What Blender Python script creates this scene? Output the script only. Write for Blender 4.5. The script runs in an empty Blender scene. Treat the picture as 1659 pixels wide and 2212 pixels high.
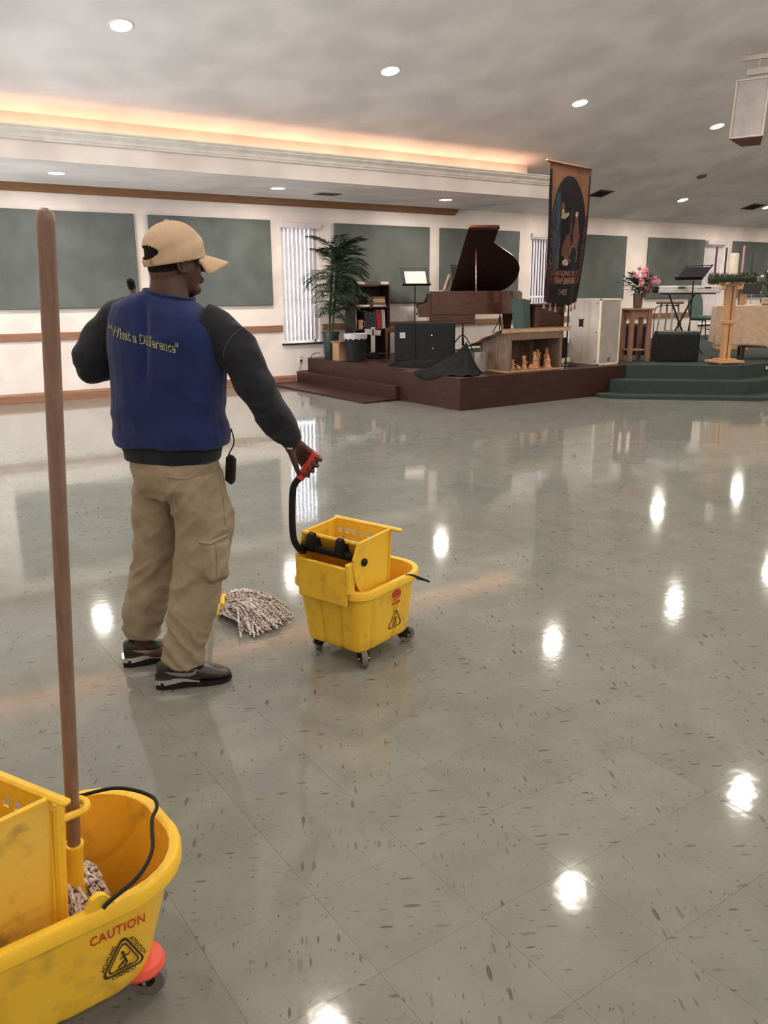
import bpy, math, random
import numpy as np
from mathutils import Vector, Matrix, noise
from mathutils.bvhtree import BVHTree
random.seed(7)
sc = bpy.context.scene
C = sc.collection
PI = math.pi

# ------------------------------------------------------------------ camera
cam_d = bpy.data.cameras.new('camera'); cam = bpy.data.objects.new('camera', cam_d); C.objects.link(cam)
cam_d.sensor_fit = 'VERTICAL'; cam_d.sensor_height = 36.0; cam_d.lens = 1779.0 / 2212.0 * 36.0
cam_d.clip_start = 0.05; cam_d.clip_end = 200
yaw, pitch, roll = math.radians(34.22), math.radians(15.07), math.radians(-.39)
f0 = Vector((math.sin(yaw), math.cos(yaw), 0)); zu = Vector((0, 0, 1)); rt = f0.cross(zu)
fw = f0 * math.cos(pitch) - zu * math.sin(pitch); up = zu * math.cos(pitch) + f0 * math.sin(pitch)
rt2 = rt * math.cos(roll) + up * math.sin(roll); up2 = up * math.cos(roll) - rt * math.sin(roll)
cm = Matrix((rt2, up2, -fw)).transposed().to_4x4(); cm.translation = (0, 0, 1.494)
cam.matrix_world = cm
sc.camera = cam

# ------------------------------------------------------------------ daylight outside, exposure
SKY = 11.0
LAMP = 42.0
COVE = 20.0
w = bpy.data.worlds.new('sky'); sc.world = w; w.use_nodes = True
bg = w.node_tree.nodes['Background']; bg.inputs[0].default_value = (0.80, 0.89, 1.0, 1); bg.inputs[1].default_value = SKY
vs = sc.view_settings
vs.view_transform = 'Standard'; vs.look = 'None'; vs.gamma = 1.0; vs.use_curve_mapping = False
vs.exposure = -0.05
sc.cycles.sample_clamp_indirect = 6.0
sc.cycles.diffuse_bounces = 3; sc.cycles.glossy_bounces = 3; sc.cycles.max_bounces = 6; sc.cycles.transparent_max_bounces = 8
sc.cycles.use_adaptive_sampling = True; sc.cycles.adaptive_threshold = .04

# ------------------------------------------------------------------ mesh helpers
class MB:
    def __init__(s): s.v = []; s.f = []; s.m = []
    def add(s, vs, fs, mi=0, T=None):
        o = len(s.v)
        for p in vs:
            p = Vector(p)
            s.v.append(T @ p if T is not None else p)
        for q in fs: s.f.append([o + i for i in q]); s.m.append(mi)
        return s
    def box(s, c, d, bev=0.0, T=None, mi=0, rz=0.0, rx=0.0, ry=0.0):
        x, y, z = d[0] / 2, d[1] / 2, d[2] / 2
        L = Matrix.Translation(c) @ Matrix.Rotation(rz, 4, 'Z') @ Matrix.Rotation(ry, 4, 'Y') @ Matrix.Rotation(rx, 4, 'X')
        if T is not None: L = T @ L
        b = min(bev, x * .9, y * .9, z * .9)
        if b <= 0:
            v = [(sx * x, sy * y, sz * z) for sx in (-1, 1) for sy in (-1, 1) for sz in (-1, 1)]
            f = [(0, 1, 3, 2), (4, 6, 7, 5), (0, 4, 5, 1), (2, 3, 7, 6), (0, 2, 6, 4), (1, 5, 7, 3)]
            return s.add(v, f, mi, L)
        v = []; ix = {}
        for sx in (-1, 1):
            for sy in (-1, 1):
                for sz in (-1, 1):
                    for a in range(3):
                        p = [sx * (x - b), sy * (y - b), sz * (z - b)]
                        p[a] = (sx, sy, sz)[a] * (x, y, z)[a]
                        ix[(sx, sy, sz, a)] = len(v); v.append(p)
        f = []
        for sg in (-1, 1):
            q = [ix[(sg, -1, -1, 0)], ix[(sg, 1, -1, 0)], ix[(sg, 1, 1, 0)], ix[(sg, -1, 1, 0)]]; f.append(q if sg > 0 else q[::-1])
            q = [ix[(-1, sg, -1, 1)], ix[(-1, sg, 1, 1)], ix[(1, sg, 1, 1)], ix[(1, sg, -1, 1)]]; f.append(q if sg > 0 else q[::-1])
            q = [ix[(-1, -1, sg, 2)], ix[(1, -1, sg, 2)], ix[(1, 1, sg, 2)], ix[(-1, 1, sg, 2)]]; f.append(q if sg > 0 else q[::-1])
        for a in (-1, 1):
            for c2 in (-1, 1):
                q = [ix[(a, c2, -1, 0)], ix[(a, c2, 1, 0)], ix[(a, c2, 1, 1)], ix[(a, c2, -1, 1)]]; f.append(q if a * c2 < 0 else q[::-1])
                q = [ix[(a, -1, c2, 0)], ix[(a, 1, c2, 0)], ix[(a, 1, c2, 2)], ix[(a, -1, c2, 2)]]; f.append(q if a * c2 > 0 else q[::-1])
                q = [ix[(-1, a, c2, 1)], ix[(1, a, c2, 1)], ix[(1, a, c2, 2)], ix[(-1, a, c2, 2)]]; f.append(q if a * c2 < 0 else q[::-1])
        for sx in (-1, 1):
            for sy in (-1, 1):
                for sz in (-1, 1):
                    q = [ix[(sx, sy, sz, 0)], ix[(sx, sy, sz, 1)], ix[(sx, sy, sz, 2)]]
                    f.append(q if sx * sy * sz > 0 else q[::-1])
        return s.add(v, f, mi, L)
    def loft(s, rings, cap0=True, cap1=True, closed=True, mi=0, T=None):
        n = len(rings[0]); v = [p for r in rings for p in r]; f = []
        for i in range(len(rings) - 1):
            for j in range(n if closed else n - 1):
                k = (j + 1) % n
                f.append((i * n + j, i * n + k, (i + 1) * n + k, (i + 1) * n + j))
        if cap0: f.append(tuple(range(n - 1, -1, -1)))
        if cap1: f.append(tuple((len(rings) - 1) * n + j for j in range(n)))
        return s.add(v, f, mi, T)
    def tube(s, pts, r, n=8, cap=True, mi=0, T=None, flat=1.0, closed=False):
        pts = [Vector(p) for p in pts]; m = len(pts)
        rr = r if isinstance(r, (list, tuple)) else [r] * m
        rings = []; prev = None
        for i in range(m):
            a = pts[i - 1] if (i > 0 or closed) else pts[i]; b = pts[(i + 1) % m] if (i < m - 1 or closed) else pts[i]
            t = (b - a)
            if t.length < 1e-9: t = Vector((0, 0, 1))
            t.normalize()
            if prev is None:
                u = t.cross(Vector((0, 0, 1)) if abs(t.z) < .9 else Vector((0, 1, 0))).normalized()
            else:
                u = (prev - t * prev.dot(t))
                u = u.normalized() if u.length > 1e-6 else t.orthogonal().normalized()
            prev = u; wv = t.cross(u)
            rings.append([pts[i] + (u * math.cos(2 * PI * k / n) + wv * math.sin(2 * PI * k / n) * flat) * rr[i] for k in range(n)])
        if closed: rings.append(rings[0])
        return s.loft(rings, cap and not closed, cap and not closed, True, mi, T)
    def lathe(s, prof, c=(0, 0, 0), n=20, mi=0, T=None, sx=1.0, sy=1.0):
        rings = [[(c[0] + r * sx * math.cos(2 * PI * k / n), c[1] + r * sy * math.sin(2 * PI * k / n), c[2] + z) for k in range(n)] for r, z in prof]
        return s.loft(rings, True, True, True, mi, T)
    def ell(s, c, r, n=16, m=10, mi=0, T=None, R=None):
        L = Matrix.Translation(c) @ (R.to_4x4() if R is not None else Matrix.Identity(4))
        if T is not None: L = T @ L
        rings = []
        for i in range(m + 1):
            a = -PI / 2 + PI * i / m; ca = max(math.cos(a), .02)
            rings.append([(r[0] * ca * math.cos(2 * PI * k / n), r[1] * ca * math.sin(2 * PI * k / n), r[2] * math.sin(a)) for k in range(n)])
        return s.loft(rings, True, True, True, mi, L)
    def prism(s, poly, h0, h1, T=None, mi=0):
        n = len(poly); v = [(p[0], p[1], h0) for p in poly] + [(p[0], p[1], h1) for p in poly]
        f = [tuple(range(n - 1, -1, -1)), tuple(range(n, 2 * n))] + [(i, (i + 1) % n, n + (i + 1) % n, n + i) for i in range(n)]
        return s.add(v, f, mi, T)
    def mesh(s, name):
        me = bpy.data.meshes.new(name); me.from_pydata([tuple(p) for p in s.v], [], s.f)
        if any(s.m): me.polygons.foreach_set('material_index', s.m)
        me.validate(); me.update()
        return me
    def build(s, name, mat, parent=None, smooth=35, loc=None, kind=None, label=None):
        return obj(name, s.mesh(name), mat, parent, smooth, loc, kind, label)

def shade(me, ang):
    if ang:
        me.polygons.foreach_set('use_smooth', [True] * len(me.polygons))
        if ang < 180: me.set_sharp_from_angle(angle=math.radians(ang))
def obj(name, me, mat, parent=None, smooth=35, loc=None, kind=None, label=None):
    o = bpy.data.objects.new(name, me); C.objects.link(o)
    if me is not None and not me.materials:
        for m in (mat if isinstance(mat, (list, tuple)) else [mat]): me.materials.append(m)
        shade(me, smooth)
    if parent is not None: o.parent = parent
    if loc is not None: o.location = loc
    if kind: o['kind'] = kind
    if label: o['label'] = label
    return o
def thing(name, label, cat, loc=(0, 0, 0), rz=0.0, group=None):
    o = bpy.data.objects.new(name, None); C.objects.link(o); o.empty_display_size = .1
    o.location = loc; o.rotation_euler = (0, 0, rz); o['label'] = label; o['category'] = cat
    if group: o['group'] = group
    return o
def tag(o, label, cat, group=None):
    o['label'] = label; o['category'] = cat
    if group: o['group'] = group
    return o
def struct(o, label=None):
    o['kind'] = 'structure'
    if label: o['label'] = label
    return o
def copy_tree(o, parent=None):
    c = o.copy(); C.objects.link(c); c.parent = parent
    for ch in o.children: copy_tree(ch, c)
    return c
def RX(a): return Matrix.Rotation(a, 4, 'X')
def RY(a): return Matrix.Rotation(a, 4, 'Y')
def RZ(a): return Matrix.Rotation(a, 4, 'Z')
def TR(*p): return Matrix.Translation(p if len(p) == 3 else p[0])
def bez(pts, n=8):
    # Catmull-Rom through pts
    P = [Vector(p) for p in pts]; out = []
    for i in range(len(P) - 1):
        a = P[i - 1] if i else P[i] * 2 - P[i + 1]; b = P[i]; c = P[i + 1]; d = P[i + 2] if i + 2 < len(P) else P[i + 1] * 2 - P[i]
        for k in range(n):
            t = k / n
            out.append(.5 * ((2 * b) + (c - a) * t + (2 * a - 5 * b + 4 * c - d) * t * t + (3 * b - a - 3 * c + d) * t ** 3))
    out.append(P[-1]); return out
def remesh(mb, vox, smooth=4):
    me = mb.mesh('tmp'); o = bpy.data.objects.new('tmp', me); C.objects.link(o)
    m = o.modifiers.new('r', 'REMESH'); m.mode = 'VOXEL'; m.voxel_size = vox; m.use_smooth_shade = True
    if smooth:
        k = o.modifiers.new('s', 'SMOOTH'); k.iterations = smooth; k.factor = .5
    dg = bpy.context.evaluated_depsgraph_get()
    out = bpy.data.meshes.new_from_object(o.evaluated_get(dg))
    bpy.data.objects.remove(o); bpy.data.meshes.remove(me)
    out.materials.clear()
    return out
def displace(me, fn):
    n = len(me.vertices); co = np.empty(n * 3); no = np.empty(n * 3)
    me.vertices.foreach_get('co', co); me.vertices.foreach_get('normal', no)
    co = co.reshape(-1, 3); no = no.reshape(-1, 3)
    co = fn(co, no); me.vertices.foreach_set('co', co.ravel()); me.update()
def npnoise(co, s, seed=0):
    return np.array([noise.noise((p[0] * s[0] + seed, p[1] * s[1] - seed, p[2] * s[2] + 2 * seed)) for p in co])
def text_mesh(txt, size, bold=0.0, font=None, ext=0.0, align='CENTER', space=1.0, res=3):
    cu = bpy.data.curves.new('txt', 'FONT'); cu.body = txt; cu.size = size; cu.align_x = align; cu.align_y = 'CENTER'
    cu.offset = bold; cu.extrude = ext; cu.resolution_u = res; cu.space_character = space
    o = bpy.data.objects.new('txt', cu); C.objects.link(o)
    me = bpy.data.meshes.new_from_object(o.evaluated_get(bpy.context.evaluated_depsgraph_get()))
    bpy.data.objects.remove(o); bpy.data.curves.remove(cu)
    me.materials.clear()
    return me
def xform(me, T):
    me.transform(T); me.update(); return me

# ------------------------------------------------------------------ materials
def _nt(name):
    m = bpy.data.materials.new(name); m.use_nodes = True
    nt = m.node_tree; b = nt.nodes['Principled BSDF']; return m, nt, b
def mat(name, c, rough=.5, metal=0.0, spec=.5, c2=None, scale=6.0, detail=4.0, stretch=(1, 1, 1), bump=0.0, bscale=60.0, lo=.35, hi=.65, coat=0.0, sheen=0.0, rvar=0.0, sub=0.0):
    m, nt, b = _nt(name); N = nt.nodes; L = nt.links
    b.inputs['Roughness'].default_value = rough; b.inputs['Metallic'].default_value = metal
    b.inputs['Specular IOR Level'].default_value = spec
    b.inputs['Coat Weight'].default_value = coat; b.inputs['Coat Roughness'].default_value = .06
    b.inputs['Sheen Weight'].default_value = sheen; b.inputs['Sheen Roughness'].default_value = .5
    tc = N.new('ShaderNodeTexCoord'); mp = N.new('ShaderNodeMapping'); mp.inputs['Scale'].default_value = stretch
    L.new(tc.outputs['Object'], mp.inputs['Vector'])
    if c2 is None: c2 = tuple(min(1, x * 1.12 + .003) for x in c); c = tuple(x * .94 for x in c)
    nz = N.new('ShaderNodeTexNoise'); nz.inputs['Scale'].default_value = scale; nz.inputs['Detail'].default_value = detail
    L.new(mp.outputs[0], nz.inputs['Vector'])
    rp = N.new('ShaderNodeValToRGB'); rp.color_ramp.elements[0].position = lo; rp.color_ramp.elements[1].position = hi
    rp.color_ramp.elements[0].color = (*c, 1); rp.color_ramp.elements[1].color = (*c2, 1)
    L.new(nz.outputs['Fac'], rp.inputs[0]); L.new(rp.outputs[0], b.inputs['Base Color'])
    if rvar:
        mr = N.new('ShaderNodeMapRange'); mr.inputs['To Min'].default_value = max(0, rough - rvar); mr.inputs['To Max'].default_value = rough + rvar
        L.new(nz.outputs['Fac'], mr.inputs['Value']); L.new(mr.outputs[0], b.inputs['Roughness'])
    if bump:
        n2 = N.new('ShaderNodeTexNoise'); n2.inputs['Scale'].default_value = bscale; n2.inputs['Detail'].default_value = 3
        L.new(mp.outputs[0], n2.inputs['Vector'])
        bp = N.new('ShaderNodeBump'); bp.inputs['Strength'].default_value = bump; bp.inputs['Distance'].default_value = .01
        L.new(n2.outputs['Fac'], bp.inputs['Height']); L.new(bp.outputs[0], b.inputs['Normal'])
    return m
def wood(name, c, c2, rough=.4, stretch=(1, 8, 8), scale=5.0, coat=0.0, spec=.5, bump=.03):
    return mat(name, c, rough, 0, spec, c2, scale, 6.0, stretch, bump, scale * 4, .3, .7, coat)
def emit(name, c, s):
    m, nt, b = _nt(name); b.inputs['Base Color'].default_value = (*c, 1)
    b.inputs['Emission Color'].default_value = (*c, 1); b.inputs['Emission Strength'].default_value = s
    return m
def glass(name, tint=(1, 1, 1)):
    m, nt, b = _nt(name); N = nt.nodes; L = nt.links
    tr = N.new('ShaderNodeBsdfTransparent'); tr.inputs[0].default_value = (*tint, 1)
    gl = N.new('ShaderNodeBsdfGlossy'); gl.inputs['Roughness'].default_value = .02
    fr = N.new('ShaderNodeFresnel'); fr.inputs[0].default_value = 1.45
    mx = N.new('ShaderNodeMixShader'); L.new(fr.outputs[0], mx.inputs[0]); L.new(tr.outputs[0], mx.inputs[1]); L.new(gl.outputs[0], mx.inputs[2])
    L.new(mx.outputs[0], N['Material Output'].inputs['Surface']); N.remove(b)
    return m

def floor_mat():
    m, nt, b = _nt('vinyl_tile'); N = nt.nodes; L = nt.links
    T = .3048
    geo = N.new('ShaderNodeNewGeometry')
    mp = N.new('ShaderNodeMapping'); mp.inputs['Location'].default_value = (-1.4567 / T, -1.2744 / T, .5); mp.inputs['Scale'].default_value = (1 / T, 1 / T, 0)
    L.new(geo.outputs['Position'], mp.inputs[0])
    ck = N.new('ShaderNodeTexChecker'); ck.inputs['Scale'].default_value = 1.0; ck.inputs['Color1'].default_value = (0, 0, 0, 1); ck.inputs['Color2'].default_value = (1, 1, 1, 1)
    L.new(mp.outputs[0], ck.inputs['Vector'])
    fl = N.new('ShaderNodeVectorMath'); fl.operation = 'FLOOR'; L.new(mp.outputs[0], fl.inputs[0])
    wn = N.new('ShaderNodeTexWhiteNoise'); wn.noise_dimensions = '2D'; L.new(fl.outputs[0], wn.inputs['Vector'])
    # flecks lie quarter-turned in every other tile
    def vor(rot_a, rot_b, sc1, sc2, th, seed, pwr):
        qs = []
        for rot in (rot_a, rot_b):
            q = N.new('ShaderNodeMapping'); q.inputs['Rotation'].default_value = (0, 0, rot); q.inputs['Location'].default_value = (seed, seed * 1.7, 0)
            L.new(geo.outputs['Position'], q.inputs[0]); qs.append(q)
        mv = N.new('ShaderNodeMix'); mv.data_type = 'VECTOR'; L.new(ck.outputs['Fac'], mv.inputs['Factor']); L.new(qs[0].outputs[0], mv.inputs[4]); L.new(qs[1].outputs[0], mv.inputs[5])
        q2 = N.new('ShaderNodeMapping'); q2.inputs['Scale'].default_value = (sc1, sc2, 0); L.new(mv.outputs[1], q2.inputs[0])
        vo = N.new('ShaderNodeTexVoronoi'); vo.voronoi_dimensions = '2D'; vo.inputs['Scale'].default_value = 1.0; L.new(q2.outputs[0], vo.inputs['Vector'])
        sp = N.new('ShaderNodeSeparateColor'); L.new(vo.outputs['Color'], sp.inputs[0])
        pw = N.new('ShaderNodeMath'); pw.operation = 'POWER'; pw.inputs[1].default_value = pwr; L.new(sp.outputs[0], pw.inputs[0])
        mu = N.new('ShaderNodeMath'); mu.operation = 'MULTIPLY'; mu.inputs[1].default_value = th; L.new(pw.outputs[0], mu.inputs[0])
        su = N.new('ShaderNodeMath'); su.operation = 'SUBTRACT'; L.new(mu.outputs[0], su.inputs[0]); L.new(vo.outputs['Distance'], su.inputs[1])
        ml = N.new('ShaderNodeMath'); ml.operation = 'MULTIPLY'; ml.inputs[1].default_value = 9.0; ml.use_clamp = True; L.new(su.outputs[0], ml.inputs[0])
        da = N.new('ShaderNodeMath'); da.operation = 'MULTIPLY'; L.new(ml.outputs[0], da.inputs[0]); L.new(sp.outputs[1], da.inputs[1])
        return da.outputs[0]
    mm = N.new('ShaderNodeMath'); mm.operation = 'MAXIMUM'
    L.new(vor(.5, .5 + PI / 2, 15, 60, .40, 3.1, 4.5), mm.inputs[0]); L.new(vor(1.1, 2.4, 40, 95, .30, 1.3, 4.0), mm.inputs[1])
    nz = N.new('ShaderNodeTexNoise'); nz.inputs['Scale'].default_value = 6; nz.inputs['Detail'].default_value = 2; L.new(geo.outputs['Position'], nz.inputs['Vector'])
    rp = N.new('ShaderNodeValToRGB'); rp.color_ramp.elements[0].position = .3; rp.color_ramp.elements[1].position = .7
    rp.color_ramp.elements[0].color = (.205, .214, .188, 1); rp.color_ramp.elements[1].color = (.238, .247, .218, 1)
    L.new(nz.outputs['Fac'], rp.inputs[0])
    hs = N.new('ShaderNodeHueSaturation'); L.new(rp.outputs[0], hs.inputs['Color'])
    mr = N.new('ShaderNodeMapRange'); mr.inputs['To Min'].default_value = .95; mr.inputs['To Max'].default_value = 1.05; L.new(wn.outputs['Value'], mr.inputs[0]); L.new(mr.outputs[0], hs.inputs['Value'])
    mc = N.new('ShaderNodeMixRGB'); mc.inputs[2].default_value = (.095, .10, .088, 1); L.new(mm.outputs[0], mc.inputs[0]); L.new(hs.outputs[0], mc.inputs[1])
    L.new(mc.outputs[0], b.inputs['Base Color'])
    b.inputs['Roughness'].default_value = .062; b.inputs['Specular IOR Level'].default_value = .5
    # waxed but uneven surface
    n1 = N.new('ShaderNodeTexNoise'); n1.inputs['Scale'].default_value = 2.6; n1.inputs['Detail'].default_value = 1; L.new(geo.outputs['Position'], n1.inputs['Vector'])
    n2 = N.new('ShaderNodeTexNoise'); n2.inputs['Scale'].default_value = 28; n2.inputs['Detail'].default_value = 1; L.new(geo.outputs['Position'], n2.inputs['Vector'])
    b1 = N.new('ShaderNodeBump'); b1.inputs['Strength'].default_value = 1.0; b1.inputs['Distance'].default_value = .0010; L.new(n1.outputs['Fac'], b1.inputs['Height'])
    b2 = N.new('ShaderNodeBump'); b2.inputs['Strength'].default_value = 1.0; b2.inputs['Distance'].default_value = .00017; L.new(n2.outputs['Fac'], b2.inputs['Height']); L.new(b1.outputs[0], b2.inputs['Normal'])
    L.new(b2.outputs[0], b.inputs['Normal'])
    return m

M = {}
M['tile'] = floor_mat()
M['grout'] = mat('tile_joint', (.13, .14, .125), .5)
M['wall'] = mat('cream_paint', (.78, .705, .65), .55, scale=2, detail=1)
M['ceil'] = mat('ceiling_paint', (.85, .80, .775), .75, scale=1.5, detail=1)
M['trimwhite'] = mat('white_trim', (.78, .73, .67), .45)
M['panel'] = mat('acoustic_fabric', (.118, .132, .124), .95, spec=.1, scale=3, detail=1)
M['oak'] = wood('oak_trim', (.24, .115, .068), (.33, .172, .105), .38, (1, 10, 10), 4)
M['oakdark'] = wood('oak_crown', (.22, .10, .045), (.30, .15, .07), .4, (1, 10, 10), 4)
M['cherry'] = wood('cherry_stage', (.030, .0105, .0085), (.050, .018, .0135), .38, (1.2, 6, 6), 3, spec=.28)
M['pine'] = wood('golden_oak', (.48, .25, .115), (.62, .35, .17), .42, (6, 6, 1), 5)
M['handle'] = wood('mop_handle_wood', (.185, .108, .078), (.265, .165, .120), .4, (30, 30, 1.2), 3, coat=.2)
M['green'] = mat('green_carpet', (.038, .055, .048), .95, spec=.15, c2=(.055, .075, .066), scale=60, bump=.6, bscale=350)
M['black'] = mat('black_plastic', (.011, .011, .012), .55, spec=.2, scale=20)
M['blackmat'] = mat('black_cabinet', (.012, .013, .013), .7, spec=.2, scale=20, bump=.2, bscale=200)
M['blackmetal'] = mat('black_metal', (.011, .010, .010), .45, spec=.3)
M['blackcloth'] = mat('black_cloth', (.014, .0145, .0135), .95, spec=.08, c2=(.02, .0205, .019), bump=.3, bscale=400)
M['chrome'] = mat('chrome', (.7, .7, .7), .15, metal=1)
M['grey'] = mat('grey_plastic', (.30, .29, .28), .5)
M['silver'] = mat('silver_plastic', (.60, .58, .55), .4)
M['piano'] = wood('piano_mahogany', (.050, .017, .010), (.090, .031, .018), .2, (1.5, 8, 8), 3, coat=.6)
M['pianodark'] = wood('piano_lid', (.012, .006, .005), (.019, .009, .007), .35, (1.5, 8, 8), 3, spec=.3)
M['ivory'] = mat('ivory_keys', (.75, .70, .62), .3)
M['espresso'] = wood('espresso_wood', (.022, .011, .010), (.036, .018, .015), .5, (8, 8, 1), 4)
M['paper'] = mat('paper', (.55, .50, .45), .8)
M['white'] = mat('white_paint', (.52, .46, .405), .5, scale=3)
M['grille'] = mat('speaker_grille', (.40, .365, .335), .7, bump=.4, bscale=700)
M['leaf'] = mat('palm_leaf', (.012, .028, .013), .5, c2=(.026, .054, .024), scale=9)
M['stem'] = mat('palm_stem', (.06, .07, .03), .6)
M['pot'] = mat('green_pot', (.020, .030, .026), .4)
M['card'] = mat('cardboard', (.35, .20, .10), .8)
M['liner'] = mat('bin_liner', (.45, .43, .45), .35)
M['terra'] = mat('terracotta_figure', (.58, .29, .13), .6, c2=(.70, .38, .19), scale=30)
M['barn'] = wood('weathered_board', (.13, .085, .055), (.23, .155, .105), .75, (9, 9, 1.4), 5, bump=.15)
M['barnlight'] = wood('raw_board', (.42, .26, .15), (.55, .36, .22), .7, (1.4, 9, 9), 5)
M['blindslat'] = mat('blind_vane', (.62, .56, .56), .6, scale=3)
M['chairfab'] = mat('green_upholstery', (.055, .10, .085), .9, spec=.15, sheen=.3, bump=.4, bscale=300)
M['cloth'] = mat('altar_cloth', (.52, .37, .25), .9, c2=(.62, .46, .32), scale=14, bump=.5, bscale=220)
M['candle'] = mat('white_wax', (.85, .76, .60), .45)
M['candlep'] = mat('purple_wax', (.045, .014, .02), .45)
M['candlev'] = mat('pink_wax', (.55, .27, .33), .45)
M['candleg'] = mat('dark_green_wax', (.02, .03, .03), .4)
M['fir'] = mat('fir_needles', (.014, .035, .016), .7, c2=(.03, .06, .025), scale=60)
M['rose'] = mat('pink_petal', (.80, .25, .33), .6, c2=(.92, .50, .55), scale=60)
M['rosedark'] = mat('plum_petal', (.10, .02, .04), .6)
M['vase'] = mat('vase_ceramic', (.16, .11, .08), .45)
M['red'] = mat('red_plastic', (.62, .06, .05), .35)
M['bookred'] = mat('red_binding', (.30, .02, .02), .5)
M['bookblk'] = mat('black_binding', (.03, .03, .035), .5)
M['bookblue'] = mat('blue_binding', (.04, .055, .10), .5)
M['booktan'] = mat('tan_binding', (.40, .24, .13), .6)
M['bookbrown'] = mat('brown_binding', (.12, .05, .035), .6)
M['vent'] = mat('vent_metal', (.12, .105, .095), .5)
M['glow'] = emit('lamp_diffuser', (1.0, .93, .84), 30); M['glow'].cycles.emission_sampling = 'NONE'
M['coveglow'] = emit('cove_tube', (1.0, .60, .38), 19)
M['pane'] = glass('window_glass')
# ------------------------------------------------------------------ the room
X0, X1, Y0, Y1 = -1.6, 24.0, -14.3, 12.3
RIDGE = -1.0; SL = .25; ZW = 2.9
def zceil(y): return ZW + SL * (Y1 - y) if y >= RIDGE else ZW + SL * (y - Y0)
# floor with its vinyl tiles
TS = .3048; TX, TY = 1.4567, 1.2744
fl = struct(MB().box(((X0 + X1) / 2, (Y0 + Y1) / 2, -.0515), (X1 - X0 + .4, Y1 - Y0 + .4, .1)).build('floor', M['grout'], smooth=0), 'grey-green vinyl tile floor, waxed to a high shine')
Minv = cm.inverted()
def px(p):
    q = Minv @ Vector(p)
    if q.z > -.2: return None
    return (829.5 + 1779 * q.x / -q.z, 1106 - 1779 * q.y / -q.z)
cand = []; rest = []
for i in range(-12, 76):
    for j in range(-52, 37):
        x, y = TX + i * TS, TY + j * TS
        if x + TS < X0 or x > X1 or y + TS < Y0 or y > Y1: continue
        c = px((x + TS / 2, y + TS / 2, 0)); ar = 0
        if c and -60 < c[0] < 1719 and 600 < c[1] < 2300 and y > .3:
            q = [px((x + a * TS, y + b * TS, 0)) for a, b in ((0, 0), (1, 0), (1, 1), (0, 1))]
            if None not in q: ar = abs(sum(q[k][0] * q[(k + 1) % 4][1] - q[(k + 1) % 4][0] * q[k][1] for k in range(4))) / 2
        (cand if ar > 0 else rest).append((ar, x, y))
cand.sort(reverse=True)
tm = MB().box((0, 0, -.0009), (TS - .0006, TS - .0006, .0018)).mesh('tile'); tm.materials.append(M['tile'])
for ar, x, y in cand[:300]:
    o = bpy.data.objects.new('tile', tm); C.objects.link(o); o.parent = fl; o.location = (x + TS / 2, y + TS / 2, 0)
b = MB()
for ar, x, y in cand[300:] + rest:
    xa, xb, ya, yb = max(x + .0003, X0), min(x + TS - .0003, X1), max(y + .0003, Y0), min(y + TS - .0003, Y1)
    if xb > xa and yb > ya: b.add([(xa, ya, 0), (xb, ya, 0), (xb, yb, 0), (xa, yb, 0)], [(0, 1, 2, 3)])
b.build('tile_field', M['tile'], fl, 0, kind='stuff')

# walls
WIN = [(6.42, 7.09), (11.88, 12.55), (17.42, 18.09)]; WZ = (.66, 2.5)
b = MB(); t = .2
xs = X0 - t
for a, c in WIN + [(X1 + t, None)]:
    b.box(((xs + a) / 2, Y1 + t / 2, 1.55), (a - xs, t, 3.1)); xs = c
for a, c in WIN:
    b.box(((a + c) / 2, Y1 + t / 2, WZ[0] / 2), (c - a, t, WZ[0])); b.box(((a + c) / 2, Y1 + t / 2, (WZ[1] + 3.1) / 2), (c - a, t, 3.1 - WZ[1]))
struct(b.build('wall_back', M['wall'], smooth=0), 'cream painted wall with tall windows behind the stage')
DO = [(5.4, 7.4), (7.7, 9.7), (10.0, 12.0)]; DZ = 2.4
b = MB(); ys = Y0 - t
for a, c in DO + [(Y1, None)]:
    b.box((X0 - t / 2, (ys + a) / 2, 3.2), (t, a - ys, 6.4)); ys = c
for a, c in DO: b.box((X0 - t / 2, (a + c) / 2, (DZ + 6.4) / 2), (t, c - a, 6.4 - DZ))
struct(b.build('wall_left', M['wall'], smooth=0))
struct(MB().box((X1 + t / 2, (Y0 + Y1) / 2, 3.2), (t, Y1 - Y0 + .4, 6.4)).build('wall_right', M['wall'], smooth=0))
struct(MB().box(((X0 + X1) / 2, Y0 - t / 2, 1.6), (X1 - X0 + .4, t, 3.2)).build('wall_front', M['wall'], smooth=0))
zr = zceil(RIDGE)
b = MB()
prof = [(Y1, ZW), (RIDGE, zr), (Y0, ZW), (Y0, ZW + .25), (RIDGE, zr + .25), (Y1, ZW + .25)]
b.loft([[(x, y, z) for y, z in prof] for x in (X0 - .1, X1 + .1)])
struct(b.build('ceiling', M['ceil'], smooth=0), 'sloped off-white ceiling')
# glass doors in the left wall
for n, (a, c) in enumerate(DO):
    d = thing('door_%d' % (n + 1), 'glazed entrance door', 'door', (X0 - t / 2, (a + c) / 2, 0)); del d['category']; struct(d)
    w_ = c - a; f = MB()
    for s in (-1, 0, 1): f.box((0, s * (w_ / 2 - .035), DZ / 2), (.06, .07, DZ), .004)
    f.box((0, 0, DZ - .04), (.06, w_, .08), .004); f.box((0, 0, .06), (.06, w_, .12), .004)
    f.build('door_frame', M['grey'], d)
    for s in (-1, 1): MB().box((0, s * w_ / 4, DZ / 2), (.008, w_ / 2 - .07, DZ - .15)).build('pane', M['pane'], d, 0)
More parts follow.
